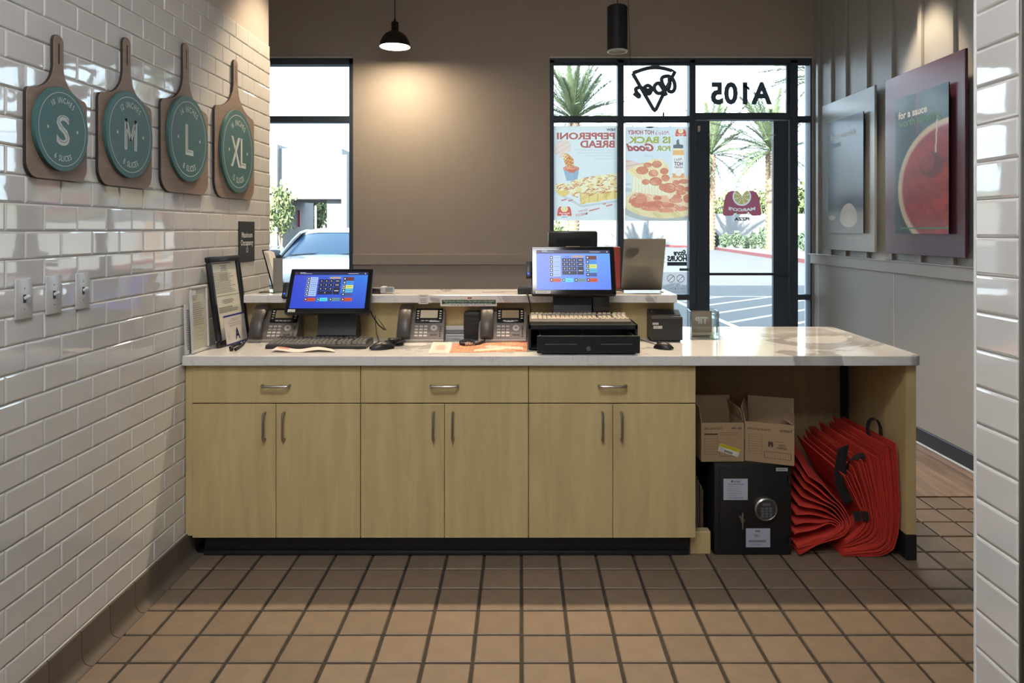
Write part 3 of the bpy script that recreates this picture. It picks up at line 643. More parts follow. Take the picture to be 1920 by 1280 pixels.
t1 = terminal('touch_terminal', 'touch screen terminal on the worktop beside the certificate frame', (X(531.5,3.3), 3.30, 1.010), .392, .229, 29, ((72,78,205),(58,140,235),(38,70,205)), ('cash1', .034), (X(590,3.34), X(664,3.34), 3.337, 3.475, CT1+.0005, 1.04))
t2 = terminal('touch_terminal', 'brighter touch screen terminal standing on the cash drawer', (X(996.8,3.25), 3.25, 1.099), .385, .235, 22, ((125,140,248),(105,172,248),(95,130,245)), ('STATION 1', .068), (X(1038,3.33), X(1110,3.33), 3.312, 3.417, .9815, 1.15))
MB().rbox(X(1111,3.36), X(1142,3.36), 3.34, 3.43, .983, 1.10, .006, 2).build('cable_cover', mat('smoked_plastic', (.035,.035,.033), .12), t2, True)
cdz = thing('customer_display', 'dark customer display seen from behind on the ledge', 'monitor', (X(1073,3.62), 3.60, LZ1))
MC = frame((0,0,.105), (1,0,0), (0,-.14,1))
MB(MC).rbox(-.124, .124, 0, .198, -.034, 0, .010, 2).build('housing', mat('dark_grey_plastic', (.020,.020,.018), .22), cdz, True)
MB(MC).rbox(-.085, .085, .075, .165, -.002, .004, .002, 1).build('rear_plate', M_BLACK, cdz)
MB(MC).rbox(-.035, .035, .115, .125, .003, .0055, .001, 1).build('rear_label', mat('tan_label', (.45,.33,.20), .5), cdz)
MB().rbox(-.022, .022, -.016, .016, .008, .14, .004, 2).build('pole', M_BLACK, cdz, True); MB().rbox(-.08, .08, -.055, .06, .0, .010, .004, 2).build('foot', M_BLACK, cdz, True)
# ------------------------------------------------------------ cash drawer
M_CASH = mat('black_textured_steel', (.010,.010,.012), .45, bump=.06, bscale=500)
cd = thing('cash_drawer', 'black steel cash drawer slightly open on the worktop', 'cash drawer')
bx0, bx1, by0, by1, bz0, bz1 = X(990.5,3.13), X(1196,3.13), 3.13, 3.482, CT1+.006, .981
for nm, a in (('side', (bx0, bx0+.012, by0, by1, bz0, bz1)), ('side', (bx1-.012, bx1, by0, by1, bz0, bz1)), ('top', (bx0, bx1, by0, by1, bz1-.022, bz1)), ('bottom', (bx0, bx1, by0, by1, bz0, bz0+.006)), ('back', (bx0, bx1, by1-.006, by1, bz0, bz1))):
    MB().rbox(*a, .002, 1).build(nm, M_CASH, cd)
for x in (bx0+.03, bx1-.03):
    for y in (by0+.03, by1-.03): MB().lathe([(.010,CT1+.0003),(.012,CT1+.006)], 10, x, y, cap=True).build('foot', M_BLACK, cd)
dx0, dx1, dy = X(1007,3.02), X(1200,3.02), 3.02
tr = MB().rbox(dx0, dx1, dy, dy+.012, .874, .9475, .0018, 2).build('drawer', M_CASH, cd)
for a in ((dx0+.012, dx0+.016, dy+.012, 3.36, .886, .938), (dx1-.016, dx1-.012, dy+.012, 3.36, .886, .938), (dx0+.012, dx1-.012, dy+.012, 3.36, .886, .889), (dx0+.016, dx1-.016, 3.356, 3.36, .886, .938)):
    MB().box(*a).build('drawer_pan', mat('grey_drawer_pan', (.10,.102,.11), .4), tr)
for a, b in ((.033, .168), (.268, .402)): MB().rbox(dx0+a, dx0+b, dy-.0012, dy+.001, .9108, .9136, .0005, 1).build('media_slot', M_STEEL, tr)
MB(frame(((dx0+dx1)/2, dy, .894), (1,0,0), (0,0,1))).lathe([(0,.004),(.003,.004),(.003,.002),(.009,.002),(.010,0)], 20).build('lock', M_STEEL, tr, True)
MB(frame((dx0+.194, dy+.02, .9475), (1,0,0), (0,0,1))).prism([(-.006,0),(.006,0),(0,.012)], 0, .002).build('clip', M_BLACK, tr)
# ------------------------------------------------------------ keyboards
def keyboard(label, x0, y0, z0, w, mk, mb_):
    t = thing('keyboard', label, 'keyboard', (x0, y0, z0)); d = .155
    Q = Matrix(((0,0,1,0),(1,0,0,0),(0,1,0,0),(0,0,0,1))); MB(Q).prism([(0,0),(0,.011),(.006,.016),(d-.004,.027),(d,.024),(d,0)], 0, w).build('case', mb_, t, True, 30)
    al = math.atan2(.011, d-.01); K = MB(Matrix.Translation((0, .006, .016)) @ Matrix.Rotation(al, 4, 'X')); p = w/22.6
    for r_ in range(6):
        yy = .004+r_*.0235+(.004 if r_ == 5 else 0); x = p*.35
        while x < w-p*.9:
            ww = p*5.4 if (r_ == 0 and 3.2*p < x < 4.6*p) else (p*1.5 if x < p*.5 and r_ < 5 else p*.9)
            if x+ww > w-p*.2: break
            K.add([(x,yy,0),(x+ww,yy,0),(x+ww,yy+.0205,0),(x,yy+.0205,0),(x+.0015,yy+.0015,.006),(x+ww-.0015,yy+.0015,.006),(x+ww-.0015,yy+.018,.006),(x+.0015,yy+.018,.006)], [(4,5,6,7),(0,1,5,4),(1,2,6,5),(2,3,7,6),(3,0,4,7)])
            x += ww+p*.12
            if abs(x-15.6*p) < p*.7 or abs(x-19*p) < p*.6: x += p*.35
    tag(K.build('keys', mk, t), kind='stuff'); return t
keyboard('dark grey keyboard lying on the worktop in front of the first terminal', X(497.5,3.17), 3.168, CT1+.0005, .445, mat('grey_keys', (.14,.135,.13), .5), M_BLACK)
keyboard('worn pale beige keyboard lying on top of the cash drawer', X(993,3.14), 3.142, .9815, .444, mat('beige_keys', (.50,.43,.35), .5), mat('dark_tan_case', (.10,.075,.055), .5))
# ------------------------------------------------------------ telephones
M_PH = mat('taupe_grey_phone', (.16,.135,.115), .42); M_PH2 = mat('dark_handset', (.055,.048,.043), .38); M_KEY = mat('phone_keys', (.50,.46,.42), .45); M_LCD = mat('phone_lcd', (.34,.27,.16), .15)
def phone(label, x0, y0, lcd=None, cordpts=None):
    t = thing('telephone', label, 'telephone', (x0, y0, CT1+.0005)); W = .224
    Q = Matrix(((0,0,1,0),(1,0,0,0),(0,1,0,0),(0,0,0,1)))
    MB(Q).prism([(0,0),(-.004,.010),(.0,.020),(.085,.132),(.10,.135),(.108,.125),(.115,0)], 0, W).build('body', M_PH, t, True, 30)
    MB().rbox(-.001, W+.001, -.010, .02, 0, .012, .003, 1).build('front_lip', mat('light_grey_lip', (.30,.27,.24), .4), t)
    F = frame((0, 0, .020), (1,0,0), (0,.085,.112)); L = .1406
    MB(F).rbox(.085, .214, .078, L+.014, .0, .010, .004, 2).build('display_panel', mat('phone_gloss_black', (.010,.010,.011), .12), t, True)
    MB(F).rbox(.108, .190, .100, L+.002, .0098, .0106, .0005, 1).build('screen', lcd or M_LCD, t)
    k = MB(F)
    for i in range(4):
        for s in (.091, .198): k.rbox(s, s+.011, .095+i*.013, .1015+i*.013, .0095, .0112, .0006, 1)
        k.rbox(.113+i*.019, .128+i*.019, .083, .088, .0095, .0112, .0006, 1)
    k.build('soft_keys', M_KEY, t)
    k = MB(F)
    for r_ in range(4):
        for c in range(3): k.rbox(.086+c*.0215, .1025+c*.0215, .004+r_*.0165, .0145+r_*.0165, 0, .003, .001, 1)
    k.build('keypad', M_KEY, t)
    k = MB(F @ Matrix.Translation((.176, .051, 0))); k.lathe([(.005,.004),(.016,.003),(.017,0)], 18); k.build('navigation_ring', M_KEY, t, True)
    k = MB(F)
    for r_ in range(5): k.rbox(.203, .211, .004+r_*.0125, .0115+r_*.0125, 0, .002, .0006, 1)
    k.rbox(.160, .193, .012, .018, 0, .002, .0006, 1); k.build('function_keys', mat('dark_function_keys', (.06,.05,.045), .4), t)
    hs = MB(F); sec = []; n = 10
    for i in range(n+1):
        s = i/n; y = -.008+s*(L+.032); b = .014*(2*s-1)**4; wz = .030+.010*math.cos(math.pi*2*(s-.5))*.0; hw = .028+.003*abs(2*s-1)
        z0 = .012+.018*math.sin(math.pi*s); z1 = z0+.022-b*.6
        sec.append([(.040-hw, y, z0), (.040-hw, y, z1-.006), (.040-hw+.008, y, z1), (.040+hw-.008, y, z1), (.040+hw, y, z1-.006), (.040+hw, y, z0), (.040-hw, y, z0)])
    hs.grid(sec); hs.add([p for p in sec[0][:-1]], [(0,1,2,3,4,5)]); hs.add([p for p in sec[-1][:-1]], [(5,4,3,2,1,0)])
    h = hs.build('handset', M_PH2, t, True, 50)
    MB(F).rbox(.014, .066, .0, L+.012, 0, .013, .004, 1).build('cradle', M_PH, t, True)
    q = MB(F @ Matrix.Translation((.040, .025, .0375))); put(q, 'yt', 0, 0, .012, shear=.3); q.build('mark', M_KEY, h)
    return t
phone('grey desk telephone half hidden behind the first terminal', X(466,3.37), 3.365)
phone('grey desk telephone with a lit display, beside the cable bundle', X(742,3.37), 3.365, mat('bright_phone_lcd', (.62,.55,.40), .08))
phone('grey desk telephone beside the cash drawer with a coiled cord', X(897,3.37), 3.365)
def coil(name, label, path, r=.0055, turns=70, m=M_BLACK):
    P = [Vector(p) for p in path]; seg = [0]
    for a, b in zip(P[:-1], P[1:]): seg.append(seg[-1]+(b-a).length)
    out = []; n = turns*8
    for i in range(n+1):
        s = seg[-1]*i/n; k = max(j for j in range(len(P)-1) if seg[j] <= s+1e-9); f_ = (s-seg[k])/max(1e-6, seg[k+1]-seg[k]); c = P[k].lerp(P[k+1], f_); tg_ = (P[k+1]-P[k]).normalized()
        sx = tg_.cross(Vector((0,0,1))); sx.normalize(); up = sx.cross(tg_); q_ = 2*math.pi*i/8; out.append(c+sx*math.cos(q_)*r+up*math.sin(q_)*r)
    return tag(MB().tube(out, .0019, 5).build(name, m, None, True), label, 'cord')
zc = CT1+.0078
def C(px, py, dz=0): d = FPX*(CH-zc)/(py-VY); return (X(px, d), d, zc+dz)
coil('coiled_cord', 'black coiled handset cord lying by the certificate frame', [C(461,641,.012),C(455,645),C(449,650),C(441,655),C(434,655),C(432,651),C(440,647),C(450,643)], turns=46)
coil('coiled_cord', 'black coiled handset cord in front of the third telephone', [C(908,638,.004),C(901,643),C(888,645),C(872,646),C(864,644),C(864,640),C(875,638),C(890,640)], turns=44)
q = MB(); rs_ = random.Random(4); pts = []
for i in range(120):
    a = i*.62; pts.append((X(741,3.27)+.040*math.cos(a)*(.6+.4*rs_.random())+.01*math.sin(i*.2), 3.27+.035*math.sin(a*1.13)*(.7+.3*rs_.random()), CT1+.004+.014*(1+math.sin(i*.37))*.9))
tag(q.tube(pts, .0026, 5).build('cable_bundle', M_BLACK, None, True), 'tangled bundle of black cable between mouse and telephone', 'cable')
# ------------------------------------------------------------ mice
def mouse(label, x, y, rz, L=.105, W=.06, H=.035, cord=None):
    t = thing('computer_mouse', label, 'mouse', (x, y, CT1+.0005), rz); rows = []
    for i in range(13):
        s = i/12; yy = (s-.5)*L; w = W/2*math.sin(math.pi*(.06+.88*s))**.45; h = H*(math.sin(math.pi*(.10+.80*s)))**.8
        rows.append([(w*math.cos(R(a)), yy, max(.001, h*math.sin(R(a))**.75 if 0 < a < 180 else .001)) for a in range(0, 181, 15)])
    MB().grid(rows).build('shell', M_BLACK, t, True, 80)
    MB(Matrix.Translation((0, L*.26, H*.70)) @ Matrix.Rotation(R(90), 4, 'Y')).lathe([(.0,-.004),(.009,-.004),(.010,0),(.009,.004),(0,.004)], 14).build('scroll_wheel', M_PH2, t, True)
    if cord: MB(Matrix.Rotation(-rz, 4, 'Z') @ Matrix.Translation((-x, -y, -CT1))).tube(cord, .002, 5).build('cord', M_BLACK, t, True)
    return t
dm = 3.165; mx_ = X(716, dm)
mouse('black computer mouse between keyboard and cable bundle', mx_, dm, R(-62), cord=[(mx_+.045, dm+.03, CT1+.010), (X(712,3.3), 3.30, CT1+.006), (X(706,3.4), 3.40, CT1+.03), (X(704,3.45), 3.44, CT1+.115), (X(716,3.45), 3.43, CT1+.08), (X(724,3.4), 3.40, CT1+.05)])
mouse('black computer mouse on its own beside the receipt printer', X(1245,3.16), 3.17, R(55), .085, .055, .032, cord=[(X(1237,3.2), 3.21, CT1+.008), (X(1222,3.3), 3.28, CT1+.006), (X(1206,3.4), 3.36, CT1+.005), (X(1197,3.45), 3.45, CT1+.005)])
# ------------------------------------------------------------ receipt printer, tip jar, holders
rp_ = thing('receipt_printer', 'black receipt printer beside the glass tip jar', 'printer', (X(1221.5,3.37), 3.365, CT1+.0005))
W = .145
Q = Matrix(((0,0,1,0),(1,0,0,0),(0,1,0,0),(0,0,0,1)))
MB(Q).prism([(0,.008),(.0,.108),(.006,.116),(.03,.118),(.085,.140),(.115,.142),(.130,.135),(.130,.008)], 0, W).build('housing', mat('charcoal_printer', (.022,.021,.021), .4), rp_, True, 30)
MB().rbox(.008, W-.008, .006, .125, 0, .009, .002, 1).build('foot_plate', M_BLACK, rp_)
FP = frame((0, .03, .1185), (1,0,0), (0,.055,.022)); MB(FP).rbox(.03, .118, .022, .048, -.001, .002, .0008, 1).build('paper_slot', M_BLACK, rp_)
MB(FP).rbox(.004, W-.004, .003, .010, -.001, .0018, .0008, 1).build('cover_seam', M_BLACK, rp_)
MB(FP @ Matrix.Translation((.012, .045, .0))).lathe([(0,.002),(.004,.002),(.005,0)], 12).build('feed_button', M_STEEL, rp_)
q = MB(frame((.004, -.0012, .062), (1,0,0), (0,0,1))); q.rect(0,.028,.018,.028,0,S(195,190,182)); q.rect(.004,.045,.0,.013,0,S(205,200,192)); put(q, 'PORT A', .0245, .003, .010, z=.0003, col=S(70,70,70)); put(q, 'Printer', .014, .020, .008, z=.0003, col=S(90,90,90)); q.build('label_tape', PRINT, rp_)
jd = 3.46; tj = thing('tip_jar', 'clear square glass tip jar with a tip card inside', 'jar', (X(1293,jd+.02), jd, CT1+.0005), R(-6)); g = .135; th = .006
M_JAR = glass_mat('jar_glass', (.93,.95,.94), 1.5)
for a in ((0,g,0,th,0,g*.98),(0,g,g-th,g,0,g*.98),(0,th,th,g-th,0,g*.98),(g-th,g,th,g-th,0,g*.98),(th,g-th,th,g-th,0,.012)): MB().rbox(*a, .0015, 1).build('glass_wall', M_JAR, tj)
q = MB(frame((g-.018, g-.012, .016), (-1,0,0), (0,0,1))); MB(frame((g-.016, g-.014, .014), (-1,0,0), (0,0,1))).box(0, .10, 0, .108, -.0006, .0006).build('card', sheet_mat('tan_card', (.50,.41,.32), .35), tj)
q.M = frame((g-.066, g-.0128, .06), (-1,0,0), (0,0,1)); put(q, 'TIP', 0, 0, .044, bold=.05); put(q, 'TIP', 0, 0, .044, bold=.05, z=-.003); q.build('card_lettering', M_WHITEINK, tj)
sh = thing('sign_holder', 'leaning acrylic sign holder with a blank tan sheet back on the ledge', 'sign holder')
MS = frame((X(1164,3.62), 3.62, LZ1+.004), (1,0,0), (0,-.115,.27))
MB(MS).rbox(0, .206, 0, .285, -.004, -.0025, .0006, 1).build('rear_sheet', CLEAR, sh); MB(MS).box(.001, .205, .001, .284, -.002, -.0006).build('paper', mat('tan_paper_back', (.78,.68,.58), .55), sh); MB(MS).rbox(0, .206, 0, .285, .0, .002, .0006, 1).build('front_sheet', CLEAR, sh)
MB().rbox(X(1164,3.62), X(1164,3.62)+.206, 3.555, 3.66, LZ1+.0005, LZ1+.004, .001, 1).build('foot', CLEAR, sh)
rb_ = thing('red_menu_stand', 'red menu board standing behind the brighter terminal', 'menu', (X(1118,3.66), 3.66, LZ1+.0005))
MB().rbox(0, .122, 0, .006, .004, .222, .002, 1).build('board', mat('red_menu_print', (.42,.06,.045), .45), rb_); MB().rbox(-.004, .126, -.025, .035, 0, .005, .001, 1).build('foot', M_BLACK, rb_)
bh = thing('brochure_holder', 'clear acrylic holder of leaflets leaning at the ledge end', 'brochure holder', (X(516,3.55), 3.53, LZ1+.0005))
MBH = frame((0,0,.004), (0,1,0), (-.058,0,.21))
for i in range(4): MB(MBH @ Matrix.Translation((.004+.004*i, .002, .003+.004*i))).rbox(0, .09, 0, .205-.004*i, 0, .0028, .0005, 1).build('leaflet', mat('pale_leaflet', (.75,.70,.64), .5), bh)
MB(MBH).rbox(0, .105, 0, .215, -.002, .001, .0005, 1).build('back_sheet', CLEAR, bh); MB(MBH).rbox(0, .105, 0, .075, .022, .025, .0005, 1).build('front_sheet', CLEAR, bh)
MB().rbox(-.075, .03, 0, .105, 0, .004, .001, 1).build('foot', CLEAR, bh)
ch_ = thing('card_stand', 'small upright acrylic card stand in front of the car window', 'card stand', (X(515.5,3.55), 3.50, LZ1+.0005))
MB().rbox(0, .048, .02, .0225, .004, .172, .0008, 1).build('front_sheet', CLEAR, ch_); MB().box(.001, .047, .0228, .0242, .004, .170).build('card', mat('beige_card', (.72,.63,.56), .55), ch_); MB().rbox(0, .048, .0, .045, 0, .004, .001, 1).build('foot', CLEAR, ch_)
# scanners on the ledge
sc_ = thing('barcode_scanner', 'grey handheld scanner resting on the ledge beside the first terminal', 'scanner', (X(690,3.47), 3.47, LZ1+.0005))
MB().rbox(0, .062, .0, .05, .0, .028, .006, 2).build('handle', M_BLACK, sc_, True); MB().rbox(.058, .085, -.004, .056, .004, .034, .006, 2).build('head', mat('pale_grey_plastic', (.42,.42,.41), .35), sc_, True)
MB(Matrix.Translation((.084, .0, 0))).prism([(0,.0),(.034,.012),(.036,.04),(0,.054)], .006, .030).build('nose', mat('slate_grey_plastic', (.22,.24,.26), .4), sc_, True)
MB().tube([(.012,.0,.012),(.010,-.06,.0),(.014,-.065,-.05),(.035,-.06,-.10),(.062,-.05,-.145),(.088,-.04,-.168)], .003, 6).build('cord', M_BLACK, sc_, True)
s2 = thing('ledge_reader', 'small black scanner lying on the ledge beside the brighter terminal', 'scanner', (X(970,3.46), 3.455, LZ1+.0005))
MB().rbox(0, .085, 0, .075, .0, .034, .008, 2).build('body', M_BLACK, s2, True); MB().rbox(.006, .08, -.001, .002, .008, .026, .001, 1).build('window', mat('dark_gloss', (.05,.05,.055), .1), s2)
MB().tube([(.045,-.002,.006),(.05,-.05,.004),(.062,-.06,-.05),(.066,-.055,-.092)], .003, 6).build('cord', M_BLACK, s2, True)
# labels hanging on the ledge front
tg = thing('price_tag', 'small white printed tag hanging on the ledge edge', 'tag'); F = frame((X(784.5,3.417), 3.4185, Z(570,3.417)), (1,0,0), (0,0,1)); k = 3.417/FPX
MB(F).box(0, 18.5*k, 0, 18*k, -.0012, 0).build('card', mat('clear_sleeve_card', (.62,.59,.55), .35), tg)
q = MB(F @ Matrix.Translation((0,0,.0004))); 
for v in (3, 6, 9, 14.5): q.rect(3*k, 15*k, v*k, (v+.9)*k, 0, S(110,105,100))
q.build('print', PRINT, tg)
ls = thing('ledge_notice', 'long white notice with a green strip on the ledge edge', 'notice'); F = frame((X(825.5,3.417), 3.4185, Z(574,3.417)), (1,0,0), (0,0,1))
MB(F).box(0, 106*k, 0, 19*k, -.0012, 0).build('card', mat('notice_card', (.62,.60,.57), .45), ls)
q = MB(F @ Matrix.Translation((0,0,.0004))); q.rect(3*k, 104*k, 4*k, 12*k, 0, S(28,72,52))
put(q, 'Thank you for choosing us! May I take your order please?', 53*k, 8.6*k, 3.4*k, width=96*k, z=.0003, col=S(225,230,225), shear=.2); put(q, 'We appreciate your business and hope to see you again soon', 53*k, 4.9*k, 3.2*k, width=88*k, z=.0003, col=S(210,220,212)); put(q, 'PLEASE SMILE', 53*k, 1*k, 2.6*k, width=64*k, z=.0003, col=S(90,90,90))
for s in (0, 4): q.poly([((53+s-2)*k, 14*k), ((53+s-1.5)*k, 17.6*k), ((53+s)*k, 16.4*k), ((53+s+1.4)*k, 17.6*k), ((53+s+1.8)*k, 14*k)], .0003, S(150,45,40))
q.build('print', PRINT, ls)
l2 = thing('lower_notice', 'white notice with a dark strip leaning between two telephones', 'notice'); F = frame((X(832.5,3.47), 3.462, CT1+.001), (1,0,0), (0,.15,1)); k2 = 3.47/FPX
MB(F).box(0, 40*k2, 0, 24*k2, -.0012, 0).build('card', mat('notice_card'), l2); q = MB(F @ Matrix.Translation((0,0,.0004))); q.rect(0, 40*k2, 9*k2, 16*k2, 0, S(30,36,34))
for v in (11, 13.4): q.rect(3*k2, 38*k2, v*k2, (v+1)*k2, .0003, S(190,195,190))
q.rect(6*k2, 38*k2, 4*k2, 5*k2, .0003, S(120,120,118)); q.build('print', PRINT, l2)
bk = thing('desk_speaker', 'black box with a perforated front behind the third telephone', 'speaker', (X(869.5,3.42), 3.415, CT1+.0005))
MB().rbox(0, .08, .0, .07, 0, .135, .008, 2).build('case', mat('matte_black_case', (.016,.016,.017), .5), bk, True)
for i in range(5): MB().rbox(.006, .074, -.0012, .001, .018+i*.022, .034+i*.022, .0006, 1).build('ridge', M_BLACK, bk)
# papers on the worktop
def flat(name, label, c, d, fn, nx, ny, waves=0., z=CT1+.0008, cat='paper'):
    """c: the four corners on the worktop as photo measurements, left-front, right-front, right-back, left-back"""
    u = np.linspace(0,1,nx+1); v = np.linspace(0,1,ny+1); U, V = np.meshgrid(u, v); P4 = [np.array(p) for p in c]
    XY = (P4[3][None,None]*(1-U[...,None])+P4[2][None,None]*U[...,None])*(1-V[...,None])+(P4[0][None,None]*(1-U[...,None])+P4[1][None,None]*U[...,None])*V[...,None]
    zz = z+waves*(.5+.5*np.sin(U*9.+1.2))*(1 if waves else 0)
    rgb = np.clip(fn(U, V), 0, 1); lin = np.where(rgb <= .04045, rgb/12.92, ((rgb+.055)/1.055)**2.4)
    co = np.stack([XY[...,0], XY[...,1], zz+0*U], -1).reshape(-1,3); idx = np.arange((nx+1)*(ny+1)).reshape(ny+1,nx+1)
    F_ = np.stack([idx[1:,:-1], idx[1:,1:], idx[:-1,1:], idx[:-1,:-1]], -1).reshape(-1,4)
    me = bpy.data.meshes.new(name); me.from_pydata(co.tolist(), [], F_.tolist()); me.update(); me.materials.append(d)
    at = me.color_attributes.new('ink', 'FLOAT_COLOR', 'POINT'); at.data.foreach_set('color', np.concatenate([lin.reshape(-1,3), np.ones((co.shape[0],1))], 1).ravel().astype(np.float32))
    o = link(name, me); sm = o.modifiers.new('thickness', 'SOLIDIFY'); sm.thickness = .0006; sm.offset = 1
    return tag(o, label, cat)
def G(px, py): d = FPX*(CH-CT1)/(py-VY); return (X(px, d), d)
def bricks(U, V):
    o = np.zeros(U.shape+(3,)); o[...] = np.array((205,135,98))/255; row = np.floor(V*6); uu_ = (U*9+.5*(row % 2)) % 1; vv_ = (V*6) % 1
    o = over(o, ((np.floor(U*9+.5*(row % 2))*7+row*3) % 5 < 2)*.6, (180,92,60)); o = over(o, ((uu_ < .07) | (vv_ < .14))*.9, (228,190,160))
    o = over(o, (np.abs(V-.35-.5*(U-.3)) < .13)*(U > .45)*(U < .95)*.9, (238,222,204)); o = over(o, (np.abs(V-.75+.4*(U-.5)) < .1)*(U > .3)*(U < .7)*.8, (240,228,212)); return o
flat('menu_placemat', 'orange brick patterned paper menu under the coiled cord', [G(843,661.5), G(988,659), G(988,641), G(850,644)], PRINT, bricks, 90, 24)
def flyer(U, V):
    o = np.zeros(U.shape+(3,)); o[...] = np.array((232,222,210))/255; o = over(o, (np.hypot(U-.5, (V-.5)) < .25)*.35, (205,120,90)); return over(o, ((V*8) % 1 < .25)*(U > .1)*(U < .85)*.25, (190,120,100))
flat('white_flyer', 'pale paper flyer lying left of the brick patterned menu', [G(803,662.5), G(842,661.8), G(848,642.5), G(812,641.5)], PRINT, flyer, 20, 16)
def plain(U, V): o = np.zeros(U.shape+(3,)); o[...] = np.array((226,216,205))/255; return over(o, (V < .4)*(U < .25)*(U > .04)*.7, (190,95,85))
flat('curled_receipt', 'curled white receipt strip in front of the dark keyboard', [G(508,661), G(630,660.5), G(622,655), G(520,654.5)], PRINT, plain, 40, 6, waves=.010)
# ------------------------------------------------------------ storefront graphics
YP = YB+.040          # inside face of the glass
def inpoly(U, V, pts):
    m = np.zeros(U.shape, bool); n = len(pts)
    for i in range(n):
        (x0, y0), (x1, y1) = pts[i], pts[(i+1) % n]
        if y0 == y1: continue
        c = ((y0 > V) != (y1 > V)) & (U < (x1-x0)*(V-y0)/(y1-y0)+x0); m ^= c
    return m
def smooth(d, w): return np.clip(.5-d/w, 0, 1)
PAPERT = attr_mat('backlit_poster', .4, trans=.98)
RED = sheet_mat('poster_red_ink', S(240,146,140)); DARKI = sheet_mat('poster_dark_ink', S(84,92,105), .5); YEL = sheet_mat('poster_yellow_ink', S(236,236,132)); GRY = sheet_mat('poster_grey_ink', S(172,182,194))  # red ink paled for glare and stacked translucent layers
MAROON = sheet_mat('maroon_vinyl', S(172,98,112), .55); WHT = sheet_mat('white_vinyl', S(225,226,228), .5); VDARK = mat('dark_vinyl_with_glare', S(78,104,124), .5);  # dark vinyl lightened to slate to stand for window glare
def glyph_mask(x, y, txt, cx, cy_, size, wd_, bold=.03, arc=0.):
    """mask of mirrored lettering on the canvas (y down), centred at cx, baseline cy_"""
    vs, fs, a, b = glyphs(txt, bold); k = wd_/(b-a); m = np.zeros(x.shape, bool)
    for f_ in fs:
        pts = []
        for i in f_:
            u = (vs[i][0]-(a+b)/2)*k; pts.append((cx-u, cy_-vs[i][1]*size+arc*(u/wd_*2)**2))
        m |= inpoly(x, y, pts)
    return m
LOGO = [(210,605),(218,540),(240,385),(262,320),(295,268),(345,242),(380,240),(458,240),(521,327),(586,240),(660,240),(700,243),(752,268),(785,325),(806,400),(828,540),(836,605),(820,638),(690,640),(665,625),(640,592),(620,578),(605,598),(588,618),(455,618),(438,598),(418,578),(400,598),(380,632),(350,640),(235,640)]
def paint_logo(o, x, y, cx, cy_, w, red, white, pizza, dot):
    """the arch emblem drawn into a print; x, y canvas coordinates with y down"""
    k = 633./w; X_ = 521+(x-cx)*k; Y_ = 450+(y-cy_)*k; ins = inpoly(X_, Y_, LOGO); o = over(o, ins, red)
    d = np.hypot(X_-521, Y_-335); an = np.degrees(np.arctan2(Y_-335, X_-521)) % 360; ok = ins & (d < 148)
    o = over(o, ok, white); wedge = ok & (d < 124) & (d > 10) & ((np.abs(((an+18) % 45)-22.5) < 18.5)); o = over(o, wedge, pizza)
    tp = wedge & (np.sin(X_*.16)*np.sin(Y_*.16) > .45); o = over(o, tp, dot)
    return over(o, glyph_mask(X_, Y_, "MARCO'S", 521, 568, 62, 430, .05, -26.) & ins, white), ins
def emblem(par, M, w):
    nx, ny = 190, 128; W, H = 660., 440.; u = np.linspace(0, 1, nx+1); v = np.linspace(0, 1, ny+1); U, V = np.meshgrid(u, v); x = U*W; y = V*H
    o = np.zeros(U.shape+(3,)); o, ins = paint_logo(o, x, y, W/2, H/2, 633., (164,92,106), (226,222,224), (214,196,120), (120,96,58)); k = w/633.
    P = np.stack([(W/2-x)*k, (H/2-y)*k, 0*x, 0*x+1], -1).reshape(-1, 4) @ np.array(M).T; idx = np.arange((nx+1)*(ny+1)).reshape(ny+1, nx+1)
    F = np.stack([idx[1:, :-1], idx[1:, 1:], idx[:-1, 1:], idx[:-1, :-1]], -1); keep = ins[1:, :-1].astype(int)+ins[1:, 1:]+ins[:-1, 1:]+ins[:-1, :-1] >= 3; F = F[keep]
    me = bpy.data.meshes.new('film'); me.from_pydata(P[:, :3].tolist(), [], F.tolist()); me.update(); me.materials.append(attr_mat('emblem_vinyl', .5, trans=.55))
    at = me.color_attributes.new('ink', 'FLOAT_COLOR', 'POINT'); lin = np.where(o <= .04045, o/12.92, ((o+.055)/1.055)**2.4)
    at.data.foreach_set('color', np.concatenate([lin.reshape(-1, 3), np.ones((lin.shape[0]*lin.shape[1], 1))], 1).ravel().astype(np.float32))
    ob = link('film', me, par)
    for tx, yy, s_, wd_ in (('PIZZA', 714, 66, 240), ('EST  1978', 200, 50, 195)):
        q = MB(M); put(q, tx, 0, (450-yy)*k, s_*k, width=wd_*k, bold=.05); q.build('small_lettering', VDARK, par)
